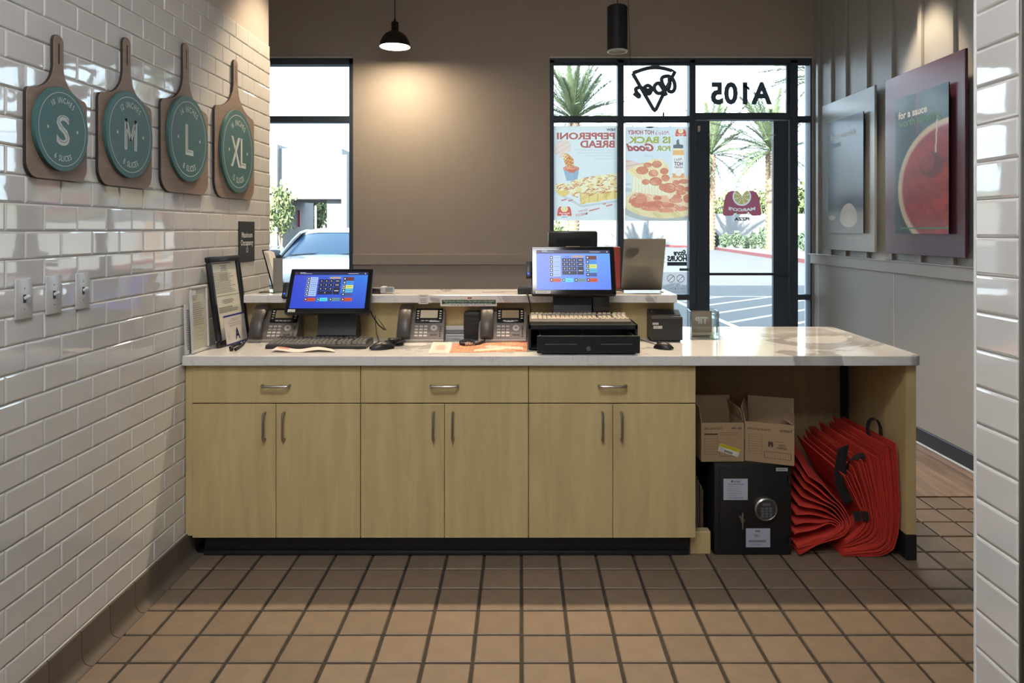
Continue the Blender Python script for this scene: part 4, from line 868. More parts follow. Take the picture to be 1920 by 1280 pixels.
def pfn1(U, V):
    x = 55+U*790; y = 75+V*1160; o = np.zeros(U.shape+(3,)); o[...] = np.array((212,225,236))/255
    o = over(o, smooth(y-110, 60)*.35, (196,210,220)); n1 = nzf(x, y, .05, 1); n2 = nzf(x, y, .12, 2)
    sh = inpoly(x, y, [(90,900),(260,960),(390,1050),(845,985),(845,1010),(400,1075),(200,970)]); o = over(o, sh*.5, (165,178,190))
    hand = inpoly(x, y, [(68,330),(120,260),(220,235),(262,300),(262,385),(190,400),(150,470),(120,470),(120,430),(68,420)]); o = over(o, hand*.9, (226,208,202)); o = over(o, hand*(np.abs(np.sin(x*.03+y*.05)) > .95)*.4, (190,165,160))
    st = inpoly(x, y, [(165,405),(235,420),(300,480),(305,590),(215,595),(180,500)]); o = over(o, st, (222,196,118)); o = over(o, st*(n2 > .18), (196,112,70)); o = over(o, st*(n2 < -.3), (240,226,180))
    cup = inpoly(x, y, [(172,600),(368,600),(345,745),(300,752),(215,748)]); o = over(o, cup, (146,176,206)); o = over(o, cup*(x > 300)*.3, (120,150,185))
    sa = ((x-270)/100)**2+((y-598)/34)**2 < 1; o = over(o, sa, (206,128,108)); o = over(o, sa*(n2 > .2), (226,170,140))
    sa = inpoly(x, y, [(190,610),(350,610),(300,655),(240,640)]); o = over(o, sa, (200,110,92))
    top = inpoly(x, y, [(248,770),(320,735),(420,712),(560,690),(740,665),(846,655),(846,895),(640,905),(500,940),(380,890),(355,960),(270,925),(250,860)]); o = over(o, top, (236,230,196)); o = over(o, top*(n1 > .22)*.8, (224,206,140)); 
    fr = inpoly(x, y, [(380,895),(470,900),(600,905),(720,880),(846,860),(846,965),(700,985),(560,1015),(470,1020),(384,1046)]); o = over(o, fr, (228,208,136)); o = over(o, fr*(n1 > .25)*.7, (208,176,100)); o = over(o, fr*(np.abs(((x-380) % 105)-6) < 5)*.6, (186,150,90))
    sl = inpoly(x, y, [(70,795),(150,772),(240,790),(250,905),(185,948),(120,925),(72,860)]); o = over(o, sl, (236,226,180)); o = over(o, sl*(y > 870)*.8, (222,190,104))
    rs = np.random.RandomState(5)
    for k in range(150):
        if k < 120: cx, cy_ = rs.uniform(262, 840), rs.uniform(665, 935); cy_ += (840-cx)*.06
        elif k < 136: cx, cy_ = rs.uniform(80, 240), rs.uniform(785, 860)
        else: cx, cy_ = rs.uniform(200, 310), rs.uniform(430, 640)
        a = rs.uniform(-.5,.5)-.2; L = rs.uniform(12, 30); dx, dy = x-cx, y-cy_; uu_ = dx*math.cos(a)+dy*math.sin(a); vv_ = -dx*math.sin(a)+dy*math.cos(a)
        ok = (top | sl | st) if k < 136 else (st | sa)
        o = over(o, ((np.abs(uu_) < L) & (np.abs(vv_) < 4.5) & ok)*.85, (186,104,84) if k % 3 else (206,140,112))
    for cx, cy_, L in ((182,984,32),(262,990,28),(678,1032,18),(738,1050,40),(556,1102,65)):
        a = -.25; dx, dy = x-cx, y-cy_; uu_ = dx*math.cos(a)+dy*math.sin(a); vv_ = -dx*math.sin(a)+dy*math.cos(a); o = over(o, ((np.abs(uu_) < L) & (np.abs(vv_) < 8)), (200,120,112))
    for j in range(4):
        yy = 370+j*36; w0 = (320,345,430,550)[j]; o = over(o, ((np.abs(y-yy) < 11) & (x > w0) & (x < 808) & ((x*.055+j) % 1 > .22))*.55, (196,208,218))
    o, _ = paint_logo(o, x, y, 187, 1125, 182, (205,84,84), (232,226,214), (236,220,140), (205,170,100))
    return np.clip(o*.86+.13, 0, 1)*np.array((1.10,1.02,.94))
def pfn2(U, V):
    x = 78+U*787; y = 82+V*1158; o = np.zeros(U.shape+(3,)); o[...] = np.array((206,221,236))/255; n1 = nzf(x, y, .04, 11); n2 = nzf(x, y, .11, 12)
    o = over(o, ((np.abs(y-440) < 14) & (x > 310) & (x < 418) & ((y*.12) % 1 > .4))*.4, (180,192,205))
    pan = ((x-540)/560)**2+((y-1040)/215)**2 < 1; o = over(o, pan*(y > 1000), (168,176,182))
    crust = ((x-560)/500)**2+((y-1010)/200)**2 < 1; o = over(o, crust, (226,216,176)); o = over(o, crust*(n2 > .2)*.6, (204,190,140))
    ins = ((x-570)/445)**2+((y-985)/150)**2 < 1; o = over(o, ins, (222,176,150)); o = over(o, ins*(n1 > .1), (206,140,116)); o = over(o, ins*(n2 > .3)*.8, (238,222,196))
    rt = inpoly(x, y, [(560,700),(865,690),(865,1080),(640,1000),(560,880)]); o = over(o, rt*.95, (230,206,176)); o = over(o, rt*(n2 > .25)*.7, (240,228,200))
    ch = inpoly(x, y, [(160,660),(560,840),(640,930),(480,925),(300,900),(160,880)]); o = over(o, ch*.9, (234,232,214)); o = over(o, ch*(np.sin(x*.16+n1*2) > .55)*.6, (216,208,150))
    slc = inpoly(x, y, [(85,600),(220,560),(420,480),(520,478),(610,560),(625,720),(580,850),(470,810),(330,760),(140,670)]); o = over(o, slc, (236,222,184)); o = over(o, slc*(n2 > .25)*.7, (222,196,140))
    hand = inpoly(x, y, [(80,480),(170,505),(270,530),(310,520),(300,550),(220,560),(100,620),(80,620)]); o = over(o, hand*.9, (222,196,188)); o = over(o, hand*(np.sin(y*.11+x*.02) > .8)*.5, (186,150,146))
    for cx, cy_, rx, ry in ((290,620,75,48),(355,552,52,30),(468,545,60,42),(425,655,58,42),(560,628,50,40),(575,712,50,42),(455,755,76,52),(330,762,46,34),(620,835,92,60),(540,825,44,44),(705,770,44,30),(745,840,66,40),(800,755,60,28),(840,850,40,30),(765,895,60,24),(720,940,50,26),(840,965,46,50)):
        dd = ((x-cx)/rx)**2+((y-cy_)/ry)**2; o = over(o, smooth(dd-1, .15), (204,128,104)); o = over(o, ((dd > .72) & (dd < 1.0))*.5, (172,92,74)); o = over(o, (dd < .7)*(n2 > .25)*.5, (234,196,170))
    rs = np.random.RandomState(9)
    for k in range(34):
        cx, cy_ = rs.uniform(110, 850), rs.uniform(925, 1150)
        if ((cx-570)/440)**2+((cy_-985)/150)**2 > .9: continue
        rx = rs.uniform(45, 85); ry = rx*.42; dd = ((x-cx)/rx)**2+((y-cy_)/ry)**2; o = over(o, smooth(dd-1, .2)*.9, (200,116,96) if k % 2 else (214,140,116)); o = over(o, ((dd > .75) & (dd < 1.))*.4, (170,90,76))
    cr2 = (((x-560)/500)**2+((y-1010)/200)**2 < 1) & (((x-570)/450)**2+((y-985)/150)**2 > 1) & (y > 1000); o = over(o, cr2*.8, (222,210,164)); o = over(o, cr2*(n2 > .2)*.5, (196,180,128))
    b = inpoly(x, y, [(708,300),(712,250),(726,236),(740,240),(745,290),(755,300),(792,305),(792,348),(672,348),(672,305)]); o = over(o, b, (92,102,112))
    b = inpoly(x, y, [(668,352),(800,352),(800,372),(668,372)]); o = over(o, b, (236,226,190)); b = inpoly(x, y, [(668,372),(800,372),(803,430),(662,430)]); o = over(o, b, (222,178,116))
    b = inpoly(x, y, [(660,430),(805,430),(805,655),(660,655)]); o = over(o, b, (226,232,238)); b = inpoly(x, y, [(660,655),(805,655),(803,710),(662,710)]); o = over(o, b, (220,160,118)); o = over(o, (np.hypot(x-735, y-650) < 40), (230,226,222))
    sp_ = inpoly(x, y, [(85,780),(140,775),(155,800),(85,800)]) | inpoly(x, y, [(85,830),(160,840),(160,880),(85,885)]); o = over(o, sp_*.5, (160,175,185))
    o, _ = paint_logo(o, x, y, 763, 158, 138, (205,84,84), (232,226,214), (236,220,140), (205,170,100))
    return np.clip(o*.86+.13, 0, 1)*np.array((1.10,1.02,.94))
def poster(label, px0, px1, py0, py1, fn, name='window_poster'):
    t = thing(name, label, 'poster'); w = X(px1, YP)-X(px0, YP); h = Z(py0, YP)-Z(py1, YP)
    painted('sheet', frame((X(px0, YP), YP, Z(py1, YP)), (1,0,0), (0,0,1)), w, h, 200, 290, fn, PAPERT, t)
    MB().box(X(px0, YP), X(px1, YP), YP+.0006, YP+.0014, Z(py1, YP), Z(py0, YP)).build('backing_film', glass_mat('poster_film', (.96,.97,.98)), t)
    return t, frame((X(px1, YP), YP-.0008, Z(py1, YP)), (-1,0,0), (0,0,1)), w, h
t, M, w, h = poster('bright poster of a long pepperoni bread, reversed lettering, stuck on the window', 1038, 1158.7, 236, 413, pfn1)
k = w/790.
def c1(x, y): return ((845-x)*k, (1235-y)*k)
for tx, x, y, s_, wd_ in (('PEPPERONI', 806, 238, 110, 710), ('BREAD', 806, 340, 118, 425)): q = MB(M); p = c1(x, y); put(q, tx, p[0], p[1], s_*k, 'L', width=wd_*k, bold=.035); q.build('headline', RED, t)
q = MB(M); p = c1(808, 138); put(q, 'NEW', p[0], p[1], 44*k, 'L', width=105*k, bold=.03); q.build('small_headline', DARKI, t)
q = MB(M); p = c1(187, 1200); put(q, 'PIZZA', p[0], p[1], 18*k, width=68*k, bold=.01); q.build('logo_word', DARKI, t)
q = MB(M); p = c1(420, 1125); put(q, 'Get more', p[0], p[1], 40*k, shear=.3, rot=-.18, width=115*k, bold=.01); p = c1(400, 1175); put(q, "MARCO'S", p[0], p[1], 40*k, rot=-.18, width=150*k, bold=.02); q.build('tagline', RED, t)
t, M, w, h = poster('bright poster of a pepperoni pizza and honey bottle, reversed lettering, on the window', 1172, 1292, 237.5, 414, pfn2)
k = w/787.
def c2(x, y): return ((865-x)*k, (1240-y)*k)
for tx, x, y, s_, wd_, bo, shr in (('HOT HONEY', 432, 175, 72, 322, .03, 0), ('Good', 440, 378, 122, 325, .05, .3), ("Mike's", 622, 182, 70, 165, -.004, .4)):
    q = MB(M); p = c2(x, y); put(q, tx, p[0], p[1], s_*k, 'L', width=wd_*k, bold=bo, shear=shr); q.build('headline', RED, t)
q = MB(M); p = c2(635, 282); put(q, 'IS BACK', p[0], p[1], 108*k, 'L', width=520*k, bold=.04); p = c2(635, 378); put(q, 'FOR', p[0], p[1], 82*k, 'L', width=170*k, bold=.04); q.build('yellow_headline', YEL, t)
q = MB(M); p = c2(735, 500); put(q, "Mike's", p[0], p[1], 48*k, width=100*k, shear=.4, bold=.0); p = c2(735, 560); put(q, 'HOT', p[0], p[1], 66*k, width=108*k, bold=.03); p = c2(735, 592); put(q, 'HONEY', p[0], p[1], 32*k, width=108*k, bold=.02); q.build('bottle_lettering', sheet_mat('purple_ink', S(140,70,110)), t)
# street number and door emblem
vn = thing('street_number', 'dark reversed vinyl street number on the glass above the door', 'lettering'); q = MB(frame((X(1390, YP), YP, Z(193.5, YP)), (-1,0,0), (0,0,1)))
put(q, 'A105', 0, 0, .262, width=115*YP/FPX, bold=.04, sp=1.06); q.M = q.M @ Matrix.Translation((-.012, .135, 0)); q.add([(-.062,.005,0),(-.062,-.022,0),(-.008,.012,0),(-.008,.045,0)], [(0,1,2,3)]); q.build('digits', VDARK, vn)
YD = YB+.0262
dl = thing('door_emblem', 'maroon arch shaped pizza emblem decal on the door glass', 'decal'); emblem(dl, frame((X(1391, YD), YD, Z(382, YD)), (-1,0,0), (0,0,1)), 74.5*YD/FPX)
hr = thing('opening_hours_decal', 'dark reversed opening hours lettering on the window beside the door', 'decal'); q = MB(frame((X(1288, YP), YP, Z(545, YP)), (-1,0,0), (0,0,1))); k = YP/FPX
put(q, 'Store', 0, 66.5*k, 14*k, 'L', width=24*k, shear=.3, bold=.05); put(q, 'HOURS', 0, 56*k, 13*k, 'L', width=37*k, bold=.06); q.rect(0, 37*k, 47*k, 54*k)
for i, v in enumerate((68, 60, 52)): put(q, '7', 41*k, v*k, 4*k, 'L')
q.rect(-4*k, 14*k, 37.5*k, 42*k); q.build('lettering', VDARK, hr)
ns = thing('no_smoking_sticker', 'pale sticker with two crossed circles low on the window', 'sticker'); Fm = frame((X(1291, YP), YP, Z(552, YP)), (-1,0,0), (0,0,1))
MB(Fm).box(0, 50*k, 0, 42*k, -.0003, 0).build('film', glass_mat('sticker_film', (.92,.94,.97), frost=.16), ns)
q = MB(Fm @ Matrix.Translation((0,0,-.0006)))
for cx in (15, 33):
    for i in range(24):
        a, b = 2*math.pi*i/24, 2*math.pi*(i+1)/24; q.add([((cx+r_*math.cos(g_))*k, (30+r_*math.sin(g_))*k, 0) for r_, g_ in ((6.4,a),(7.3,a),(7.3,b),(6.4,b))], [(0,1,2,3)])
    q.add([((cx+a)*k, (30+b)*k, 0) for a, b in ((-5,4.3),(-4.3,5),(5,-4.3),(4.3,-5))], [(0,1,2,3)])
q.build('crossed_circles', sheet_mat('faded_red_ink', S(140,80,95), .4), ns)
q = MB(Fm @ Matrix.Translation((0,0,-.0006))); put(q, 'NO SMOKING', 24*k, 15.5*k, 5.2*k, width=42*k, bold=.02); put(q, 'NO VAPING', 24*k, 9*k, 5.8*k, width=34*k, bold=.02); put(q, 'WITHIN 20 FEET OF ENTRY', 24*k, 4*k, 3.4*k, width=42*k); q.build('lettering', WHT, ns)
# unlit neon sign
NY = YB-.03; nk = NY/FPX
ne = thing('neon_sign', 'unlit pizza slice neon sign spelling Open, hanging in the window', 'sign')
def n_(x, y, dy=0.): return (X(1160+x/9.143, NY), NY+dy, Z(100+y/9.143, NY))
M_NEON = mat('unlit_neon_tube_glare', (.075,.115,.165), .35)  # slate tone carries the window glare over dark tubes
arc = [(240+725*t_, 342-27*t_-86*math.sin(math.pi*t_)) for t_ in np.linspace(0, 1, 13)]
MB().tube([n_(*p) for p in arc]+[n_(790, 650), n_(640, 960), n_(618, 985), n_(596, 960), n_(420, 655), n_(240, 342)], .017, 10, False, (0,1,0)).build('slice_tube', M_NEON, ne, True)
def crv(p, n=5):
    out = []
    for i in range(len(p)-1):
        p0, p1, p2, p3 = p[max(0,i-1)], p[i], p[i+1], p[min(len(p)-1,i+2)]
        for j in range(n):
            t_ = j/n; out.append(tuple(.5*((2*b)+(-a+c)*t_+(2*a-5*b+4*c-d)*t_*t_+(-a+3*b-3*c+d)*t_**3) for a, b, c, d in zip(p0, p1, p2, p3)))
    return out+[p[-1]]
for st in ([(905,440),(850,405),(790,405),(735,430),(728,490),(765,580),(812,632),(850,600),(866,530),(858,450),(905,440),(945,520),(950,610),(905,668),(830,650)],
           [(675,520),(720,570),(765,650),(808,735)], [(740,560),(670,520),(610,560),(605,630),(650,688),(720,690),(760,650)],
           [(590,630),(520,640),(445,632),(438,590),(490,560),(540,590),(548,640),(520,700),(470,690),(430,640)], [(430,650),(370,590),(320,600),(285,620),(300,680),(345,730),(330,755),(250,690)]):
    MB().tube([n_(x, y, -.028) for x, y in crv(st)], .0175, 8, False, (0,1,0)).build('script_tube', M_NEON, ne, True)
for st in ([(160,-1600),(165,-900),(185,-400),(195,-30),(200,60),(225,200),(262,290),(240,400),(290,560)], [(262,300),(420,200)], [(305,780),(280,830),(265,845),(285,870),(340,950),(395,1040),(385,1060)], [(798,740),(790,900),(770,1020)], [(390,1185),(480,1265),(600,1265),(680,1220),(740,1160)], [(700,215),(700,170)]):
    MB().tube([n_(x, y, .008) for x, y in crv(st, 3)], .0022, 5).build('wire', M_BLACK, ne, True)
MB().tube([n_(770,1015), n_(765,1085)], .007, 8).build('plug', M_BLACK, ne, True); MB().tube([n_(470,1265), n_(590,1263)], .006, 8).build('transformer', M_BLACK, ne, True)
# ------------------------------------------------------------ pictures on the panelled wall
GLOSS = attr_mat('glossy_print', .33, coat=.22, spec=.35)
def art1(U, V):
    o = np.zeros(U.shape+(3,)); o[...] = np.array((34,58,74))/255; n = nzf(U, V, 14, 3)[..., None]; o = o*(1+.12*n); tb = smooth(.80-V, .06); o = over(o, tb, (132,138,140))
    e = ((U-.60)/.24)**2+((V-.88)/np.where(V < .88, .135, .07))**2; o = over(o, smooth(e-1, .12), (206,204,198)); o = over(o, smooth(e-1, .1)*np.clip((U-.62)*2.2, 0, .5), (150,148,146)); e2 = ((U-.12)/.10)**2+((V-.865)/.022)**2; o = over(o, smooth(e2-1, .3)*.8, (206,208,206))
    return o
def art2(U, V):
    o = np.zeros(U.shape+(3,)); o[...] = np.array((26,56,62))/255; n = nzf(U, V, 22, 6); n2 = nzf(U, V, 60, 8); o = o*(1+.18*n[..., None])
    x = U*1.0; y = V*1.48; d = np.hypot((x-.98)/.92, (y-1.0)/.66); tilt = 0
    o = over(o, smooth(d-1.0, .03), (206,194,172)); o = over(o, smooth(d-1.0, .03)*(n2 > .3)*.3, (176,156,130)); o = over(o, smooth(d-.90, .05), (150,34,40)); o = over(o, smooth(d-.90, .05)*(n > .05)*.7, (176,52,52)); o = over(o, smooth(d-.86, .05)*(n2 > .2)*.5, (120,24,34))
    sp_ = np.hypot((x-.70)/.20, (y-.78)/.13); o = over(o, smooth(sp_-1, .1)*.8, (96,22,32)); sp_ = np.hypot((x-.62)/.14, (y-.74)/.10); o = over(o, smooth(sp_-1, .15)*.6, (170,60,60))
    hd = np.abs((x-.78)-.08*(.65-y)); o = over(o, ((hd < .014) & (y > .28) & (y < .66)), (206,204,206)); o = over(o, ((V > .955) & (V < .968))*(U > .1)*.8, (60,130,105)); o = over(o, (U < .035)*(V < .6)*.5, (56,92,96))
    st_ = smooth(np.abs(U-.46+.03*np.sin(V*9))-.03, .03)*(V < .30); o = over(o, st_*.6, (150,60,70))
    return o
def wallart(label, y0, y1, col, fn, txt, colr):
    t = thing('wall_picture', label, 'picture', group='pictures on the panelled wall'); zb, zt = 1.230, 2.434
    MB().rbox(2.545, 2.563, y0, y1, zb, zt, .002, 1).build('backing_board', mat(colr[0], colr[1], .27, var=.05, scale=4), t)
    for y in (y0+.12, y1-.12): MB().box(2.563, XR-.001, y-.03, y+.03, 1.5, 2.2).build('batten_mount', M_BLACKM, t)
    p0, p1 = y0+.116, y0+.116+.605; pz0, pz1 = 1.367, 2.265
    MB().rbox(2.520, 2.527, p0, p1, pz0, pz1, .0012, 1).build('acrylic_panel', M_BLACKM, t)
    painted('print', frame((2.5194, p1, pz0), (0,-1,0), (0,0,1)), p1-p0, pz1-pz0, 110, 160, fn, GLOSS, t)
    for y in (p0+.04, p1-.04):
        for z in (pz0+.04, pz1-.04): MB(frame((2.5465, y, z), (0,-1,0), (0,0,1))).lathe([(.009,0),(.009,.02)], 10, cap=True).build('standoff', M_STEEL, t)
    for tx, u, v, s_, c_, wd_ in txt: q = MB(frame((2.5188, p1, pz0), (0,-1,0), (0,0,1))); put(q, tx, u*.605, (1-v)*.898, s_, 'L', width=wd_*.605, bold=.035, col=S(*c_)); q.build('caption', PRINT, t)
wallart('pale grey picture board of a dough ball, nearest the door', 5.172, 6.072, None, art1, [('for a craveable', .07, .165, .062, (222,226,224), .74), ('crust', .07, .235, .062, (70,96,100), .32)], ('sage_grey_board', (.36,.39,.38)))
wallart('dark maroon picture board of pizza sauce and spoon', 4.117, 5.022, None, art2, [('for a sauce', .07, .155, .066, (228,232,230), .56), ('worth savoring', .07, .215, .066, (96,150,120), .80)], ('maroon_board', (.105,.034,.056)))
# ------------------------------------------------------------ open space under the worktop: safe, cartons, folded bags
SD = 3.072; sx0, sx1, sz = X(1340,SD), X(1485,SD), Z(870.5,SD)
M_SAFE = mat('black_safe_enamel', (.0085,.0085,.0095), .42, bump=.08, bscale=260)
sf = thing('floor_safe', 'black steel floor safe with a round keypad under the cartons', 'safe', (sx0, SD, .001))
sw = sx1-sx0; s_k = SD/FPX
MB().rbox(0, sw, .006, .36, 0, sz, .004, 2).build('body', M_SAFE, sf, True)
dr = MB().rbox(.022, sw-.018, 0, .012, .020, sz-.020, .003, 2).build('door', M_SAFE, sf, True)
for z in (.06, .325): MB().tube([(sw-.010, .002, z-.018), (sw-.010, .002, z+.018)], .007, 10).build('hinge', M_SAFE, sf, True)
def SP(px, py): return ((px-1340)*s_k, Z(py, SD)-.001)
kx, kz = SP(1434, 952); FK = frame((kx, 0, kz), (1,0,0), (0,0,1))
kp = MB(FK).lathe([(0,.020),(.040,.020),(.043,.022),(.049,.018),(.051,.010),(.051,0)], 40).build('keypad_ring', M_STEEL, dr, True)
MB(FK).lathe([(0,.0212),(.041,.0208)], 32).build('keypad_face', mat('keypad_grey', (.035,.036,.038), .4), dr)
q = MB(FK)
for r_ in range(4):
    for c in range(3):
        x = -.017+c*.017; z = .006-r_*.0115; q.rbox(x-.0065, x+.0065, z-.0042, z+.0042, .0205, .0235, .0008, 1)
q.rbox(-.017, .017, .017, .028, .0205, .0225, .0008, 1); q.build('keypad_keys', mat('keypad_keys_grey', (.11,.11,.115), .4), dr)
hx, hz_ = SP(1389, 972); FH = frame((hx, 0, hz_), (1,0,0), (0,0,1)); MB(FH).lathe([(0,.026),(.008,.026),(.010,.020),(.010,0)], 16).build('handle_hub', M_STEEL, dr, True)
MB().tube([(hx, -.026, hz_-.034), (hx, -.026, hz_+.036)], .0042, 8).build('lever', M_STEEL, dr, True); MB().tube([(hx-.012, -.022, hz_+.022), (hx+.006, -.022, hz_-.004)], .004, 8).build('lever_arm', M_STEEL, dr, True)
def sticker(par, x0, x1, y0, y1, paint_, texts, name='sticker'):
    a, b = SP(x0, y1); c, d = SP(x1, y0); F = frame((a, -.0006, b), (1,0,0), (0,0,1)); q = MB(F); w, h = c-a, d-b; q.rect(0, w, 0, h, 0, S(*paint_))
    for tx in texts:
        if isinstance(tx, tuple) and isinstance(tx[0], str): put(q, tx[0], w*tx[1], h*(1-tx[2]), h*tx[3], width=w*tx[4], z=.0003, col=S(*tx[5]), bold=.01)
        else: u0, u1, v0, v1, cc = tx; q.rect(w*u0, w*u1, h*(1-v1), h*(1-v0), .0003, S(*cc))
    return q.build(name, PRINT, par)
ln = (110,112,120)
sticker(dr, 1356.5, 1402, 897, 937, (176,178,190), [('Corsair', .52, .17, .15, .38, (40,42,48)), (.32,.38,.08,.17,(40,42,48)), ('SAFE INSTRUCTIONS', .5, .29, .09, .66, (60,62,70))]+[(.12,.12+.76*(.6+.07*(k_ % 5)),.36+k_*.085,.375+k_*.085,ln) for k_ in range(6)]+[('CALL FOR SERVICE', .5, .93, .09, .62, (60,62,70))])
sticker(dr, 1398.5, 1444, 990, 1025.5, (168,172,186), [('FK1', .46, .47, .22, .22, (90,92,100)), (.38,.58,.10,.2,(110,112,120)), (.12,.82,.62,.74,(120,122,130)), ('Serial Number', .45, .88, .10, .40, (90,92,100))])
sticker(sf, 1455, 1477, 876.5, 883, (168,166,160), [(.1,.8,.35,.6,(110,110,108))])
# cartons
M_CARD = mat('kraft_cardboard', (.33,.225,.125), .75, var=.08, scale=5, bump=.05, bscale=90); M_CARDIN = mat('kraft_inside', (.24,.16,.09), .8)
def carton(label, loc, rz, w, d, h, texts, flaps):
    t = thing('carton', label, 'box', loc, rz); th = .004
    fr = MB().rbox(0, w, 0, th, 0, h, .001, 1).build('front_wall', M_CARD, t); MB().rbox(0, w, d-th, d, 0, h, .001, 1).build('back_wall', M_CARD, t)
    for a in (0, w-th): MB().rbox(a, a+th, th, d-th, 0, h, .001, 1).build('side_wall', M_CARD, t)
    MB().box(th, w-th, th, d-th, 0, th).build('bottom', M_CARDIN, t)
    for nm, L, ang in flaps:
        if nm == 'back': F = frame((0, d-.002, h), (1,0,0), (0, math.sin(R(ang)), math.cos(R(ang)))); MB(F).rbox(.002, w-.002, 0, L, -th/2, th/2, .001, 1).build('flap', M_CARD, t)
        if nm == 'left': F = frame((.002, 0, h), (0,1,0), (-math.sin(R(ang)), 0, math.cos(R(ang)))); MB(F).rbox(.003, d-.003, 0, L, -th/2, th/2, .001, 1).build('flap', M_CARD, t)
        if nm == 'right': F = frame((w-.002, 0, h), (0,1,0), (math.sin(R(ang)), 0, math.cos(R(ang)))); MB(F).rbox(.003, d-.003, 0, L, -th/2, th/2, .001, 1).build('flap', M_CARD, t)
        if nm == 'front': F = frame((0, .002, h), (1,0,0), (0, -math.sin(R(ang)), math.cos(R(ang)))); MB(F).rbox(.002, w-.002, 0, L, -th/2, th/2, .001, 1).build('flap', M_CARD, t)
    q = MB(frame((0, -.0005, 0), (1,0,0), (0,0,1)))
    for tx in texts:
        if isinstance(tx[0], str): put(q, tx[0], w*tx[1], h*(1-tx[2]), h*tx[3], 'L', width=w*tx[4], col=S(62,42,24), bold=.015)
        else: q.rect(w*tx[0], w*tx[1], h*(1-tx[3]), h*(1-tx[2]), 0, S(*tx[4]))
    q.build('print', PRINT, fr); return t, fr
def table(u0, u1, v0, v1, n): return [(u0, u1, v0+(v1-v0)*i/n, v0+(v1-v0)*i/n+.006, (92,66,40)) for i in range(n+1)]+[(u0, u0+.006, v0, v1, (92,66,40)), (u1-.006, u1, v0, v1, (92,66,40))]
zt = sz+.002; ink = (62,42,24)
cl, fr = carton('kraft carton marked 49148 with a yellow label, on the safe', (X(1315,3.1), 3.10, zt), R(1), .186, .20, .168,
    [('200-1g PACKETS', .07, .17, .075, .42), ('49148', .70, .17, .085, .24), (.07,.38,.27,.31,ink), (.42,.86,.25,.262,(110,82,52)), (.42,.80,.30,.312,(110,82,52)), (.42,.82,.72,.73,ink), (.42,.82,.85,.86,ink), (.42,.43,.72,.86,ink), (.81,.82,.72,.86,ink), (.55,.555,.72,.86,ink), (.68,.685,.72,.86,ink)]+table(.07, .38, .34, .80, 7), [('back', .075, 4), ('left', .07, 8), ('right', .06, -12)])
F = frame((0, -.0012, 0), (1,0,0), (0,0,1)); q = MB(F @ Matrix.Translation((.086, .050, 0)) @ Matrix.Rotation(R(-18), 4, 'Z')); q.rect(-.014, .078, -.006, .028, 0, S(196,196,186)); q.rect(-.014, .078, .014, .028, .0003, S(196,186,30))
for i in range(24): q.rect(.012+i*.0016, .0126+i*.0016+(.0006 if i % 3 else 0), -.003, .007, .0003, S(40,40,40))
for v in (.018, .022): q.rect(-.008, .065, v, v+.0015, .0006, S(140,128,20))
for v in (-.002, .004, .009): q.rect(-.012, .009, v, v+.0014, .0003, S(90,90,90))
q.build('shipping_label', PRINT, fr)
carton('kraft carton marked 30087 turned towards the red bags, on the safe', (X(1396,3.115), 3.115, zt), R(-21), .202, .19, .172,
    [('1000-0.75g PACKETS', .06, .19, .07, .47), ('30087', .71, .19, .085, .25), (.62,.80,.43,.445,(110,82,52)), ('RED', .70, .55, .07, .13), ('PEPPER', .66, .62, .07, .20), (.40,.94,.70,.71,ink), (.40,.94,.86,.87,ink), (.40,.41,.70,.87,ink), (.93,.94,.70,.87,ink)]+[(.41+.052*i, .413+.052*i, .71, .86, ink) for i in range(1, 10)]+[(.48,.50,.46,.58,ink),(.50,.52,.44,.58,ink),(.52,.54,.47,.53,ink),(.54,.56,.44,.58,ink),(.56,.58,.46,.58,ink)]+table(.08, .36, .30, .78, 8), [('back', .072, 2), ('left', .065, 14), ('right', .05, -60)])
# flattened boxes standing beside the safe
for i in range(5):
    t = MB().rbox(xs_[3]+.024+i*.0085, xs_[3]+.0285+i*.0085, 3.142+.006*(i % 3), 3.44, .0985 if False else .001, .335-.02*i, .001, 1).build('flattened_carton', mat('dark_kraft', (.16,.11,.07), .8, rnd=.2))
    t.rotation_euler = (0, 0, 0); tag(t, 'flattened dark carton standing on edge between cabinet and safe', 'cardboard', 'flattened cartons beside the safe')
# folded red bags
M_RED = mat('red_nonwoven_fabric', (.58,.040,.025), .8, var=.10, scale=9, bump=.12, bscale=400, rnd=.10); M_STRAP = mat('black_webbing', (.012,.011,.012), .7, bump=.1, bscale=500)
def resample(pts, n):
    P_ = [Vector(p) for p in pts]; L = [0]
    for a, b in zip(P_[:-1], P_[1:]): L.append(L[-1]+(b-a).length)
    out = []
    for i in range(n):
        s = L[-1]*i/(n-1); k_ = max(j for j in range(len(P_)-1) if L[j] <= s+1e-9); out.append(P_[k_].lerp(P_[k_+1], (s-L[k_])/max(1e-9, L[k_+1]-L[k_])))
    return out
def slab(front, back, th):
    """closed folded sheet between a front and a back curve (x, y, z)"""
    q = MB(); n = len(front)
    def offs(c):
        o = []
        for i in range(n):
            a, b = c[max(0,i-1)], c[min(n-1,i+1)]; t_ = b-a; nn = Vector((-t_.z, 0, t_.x)).normalized()*th/2; o.append((c[i]+nn, c[i]-nn))
        return o
    f_, b_2 = offs(front), offs(back); vs = []
    for i in range(n): vs += [f_[i][0], f_[i][1], b_2[i][0], b_2[i][1]]
    fs = []
    for i in range(n-1):
        a, b = i*4, i*4+4; fs += [(a, b, b+2, a+2), (a+1, a+3, b+3, b+1), (a, a+1, b+1, b), (a+2, b+2, b+3, a+3)]
    fs += [(0, 2, 3, 1), ((n-1)*4, (n-1)*4+1, (n-1)*4+3, (n-1)*4+2)]
    return q.add(vs, fs)
NS = 22
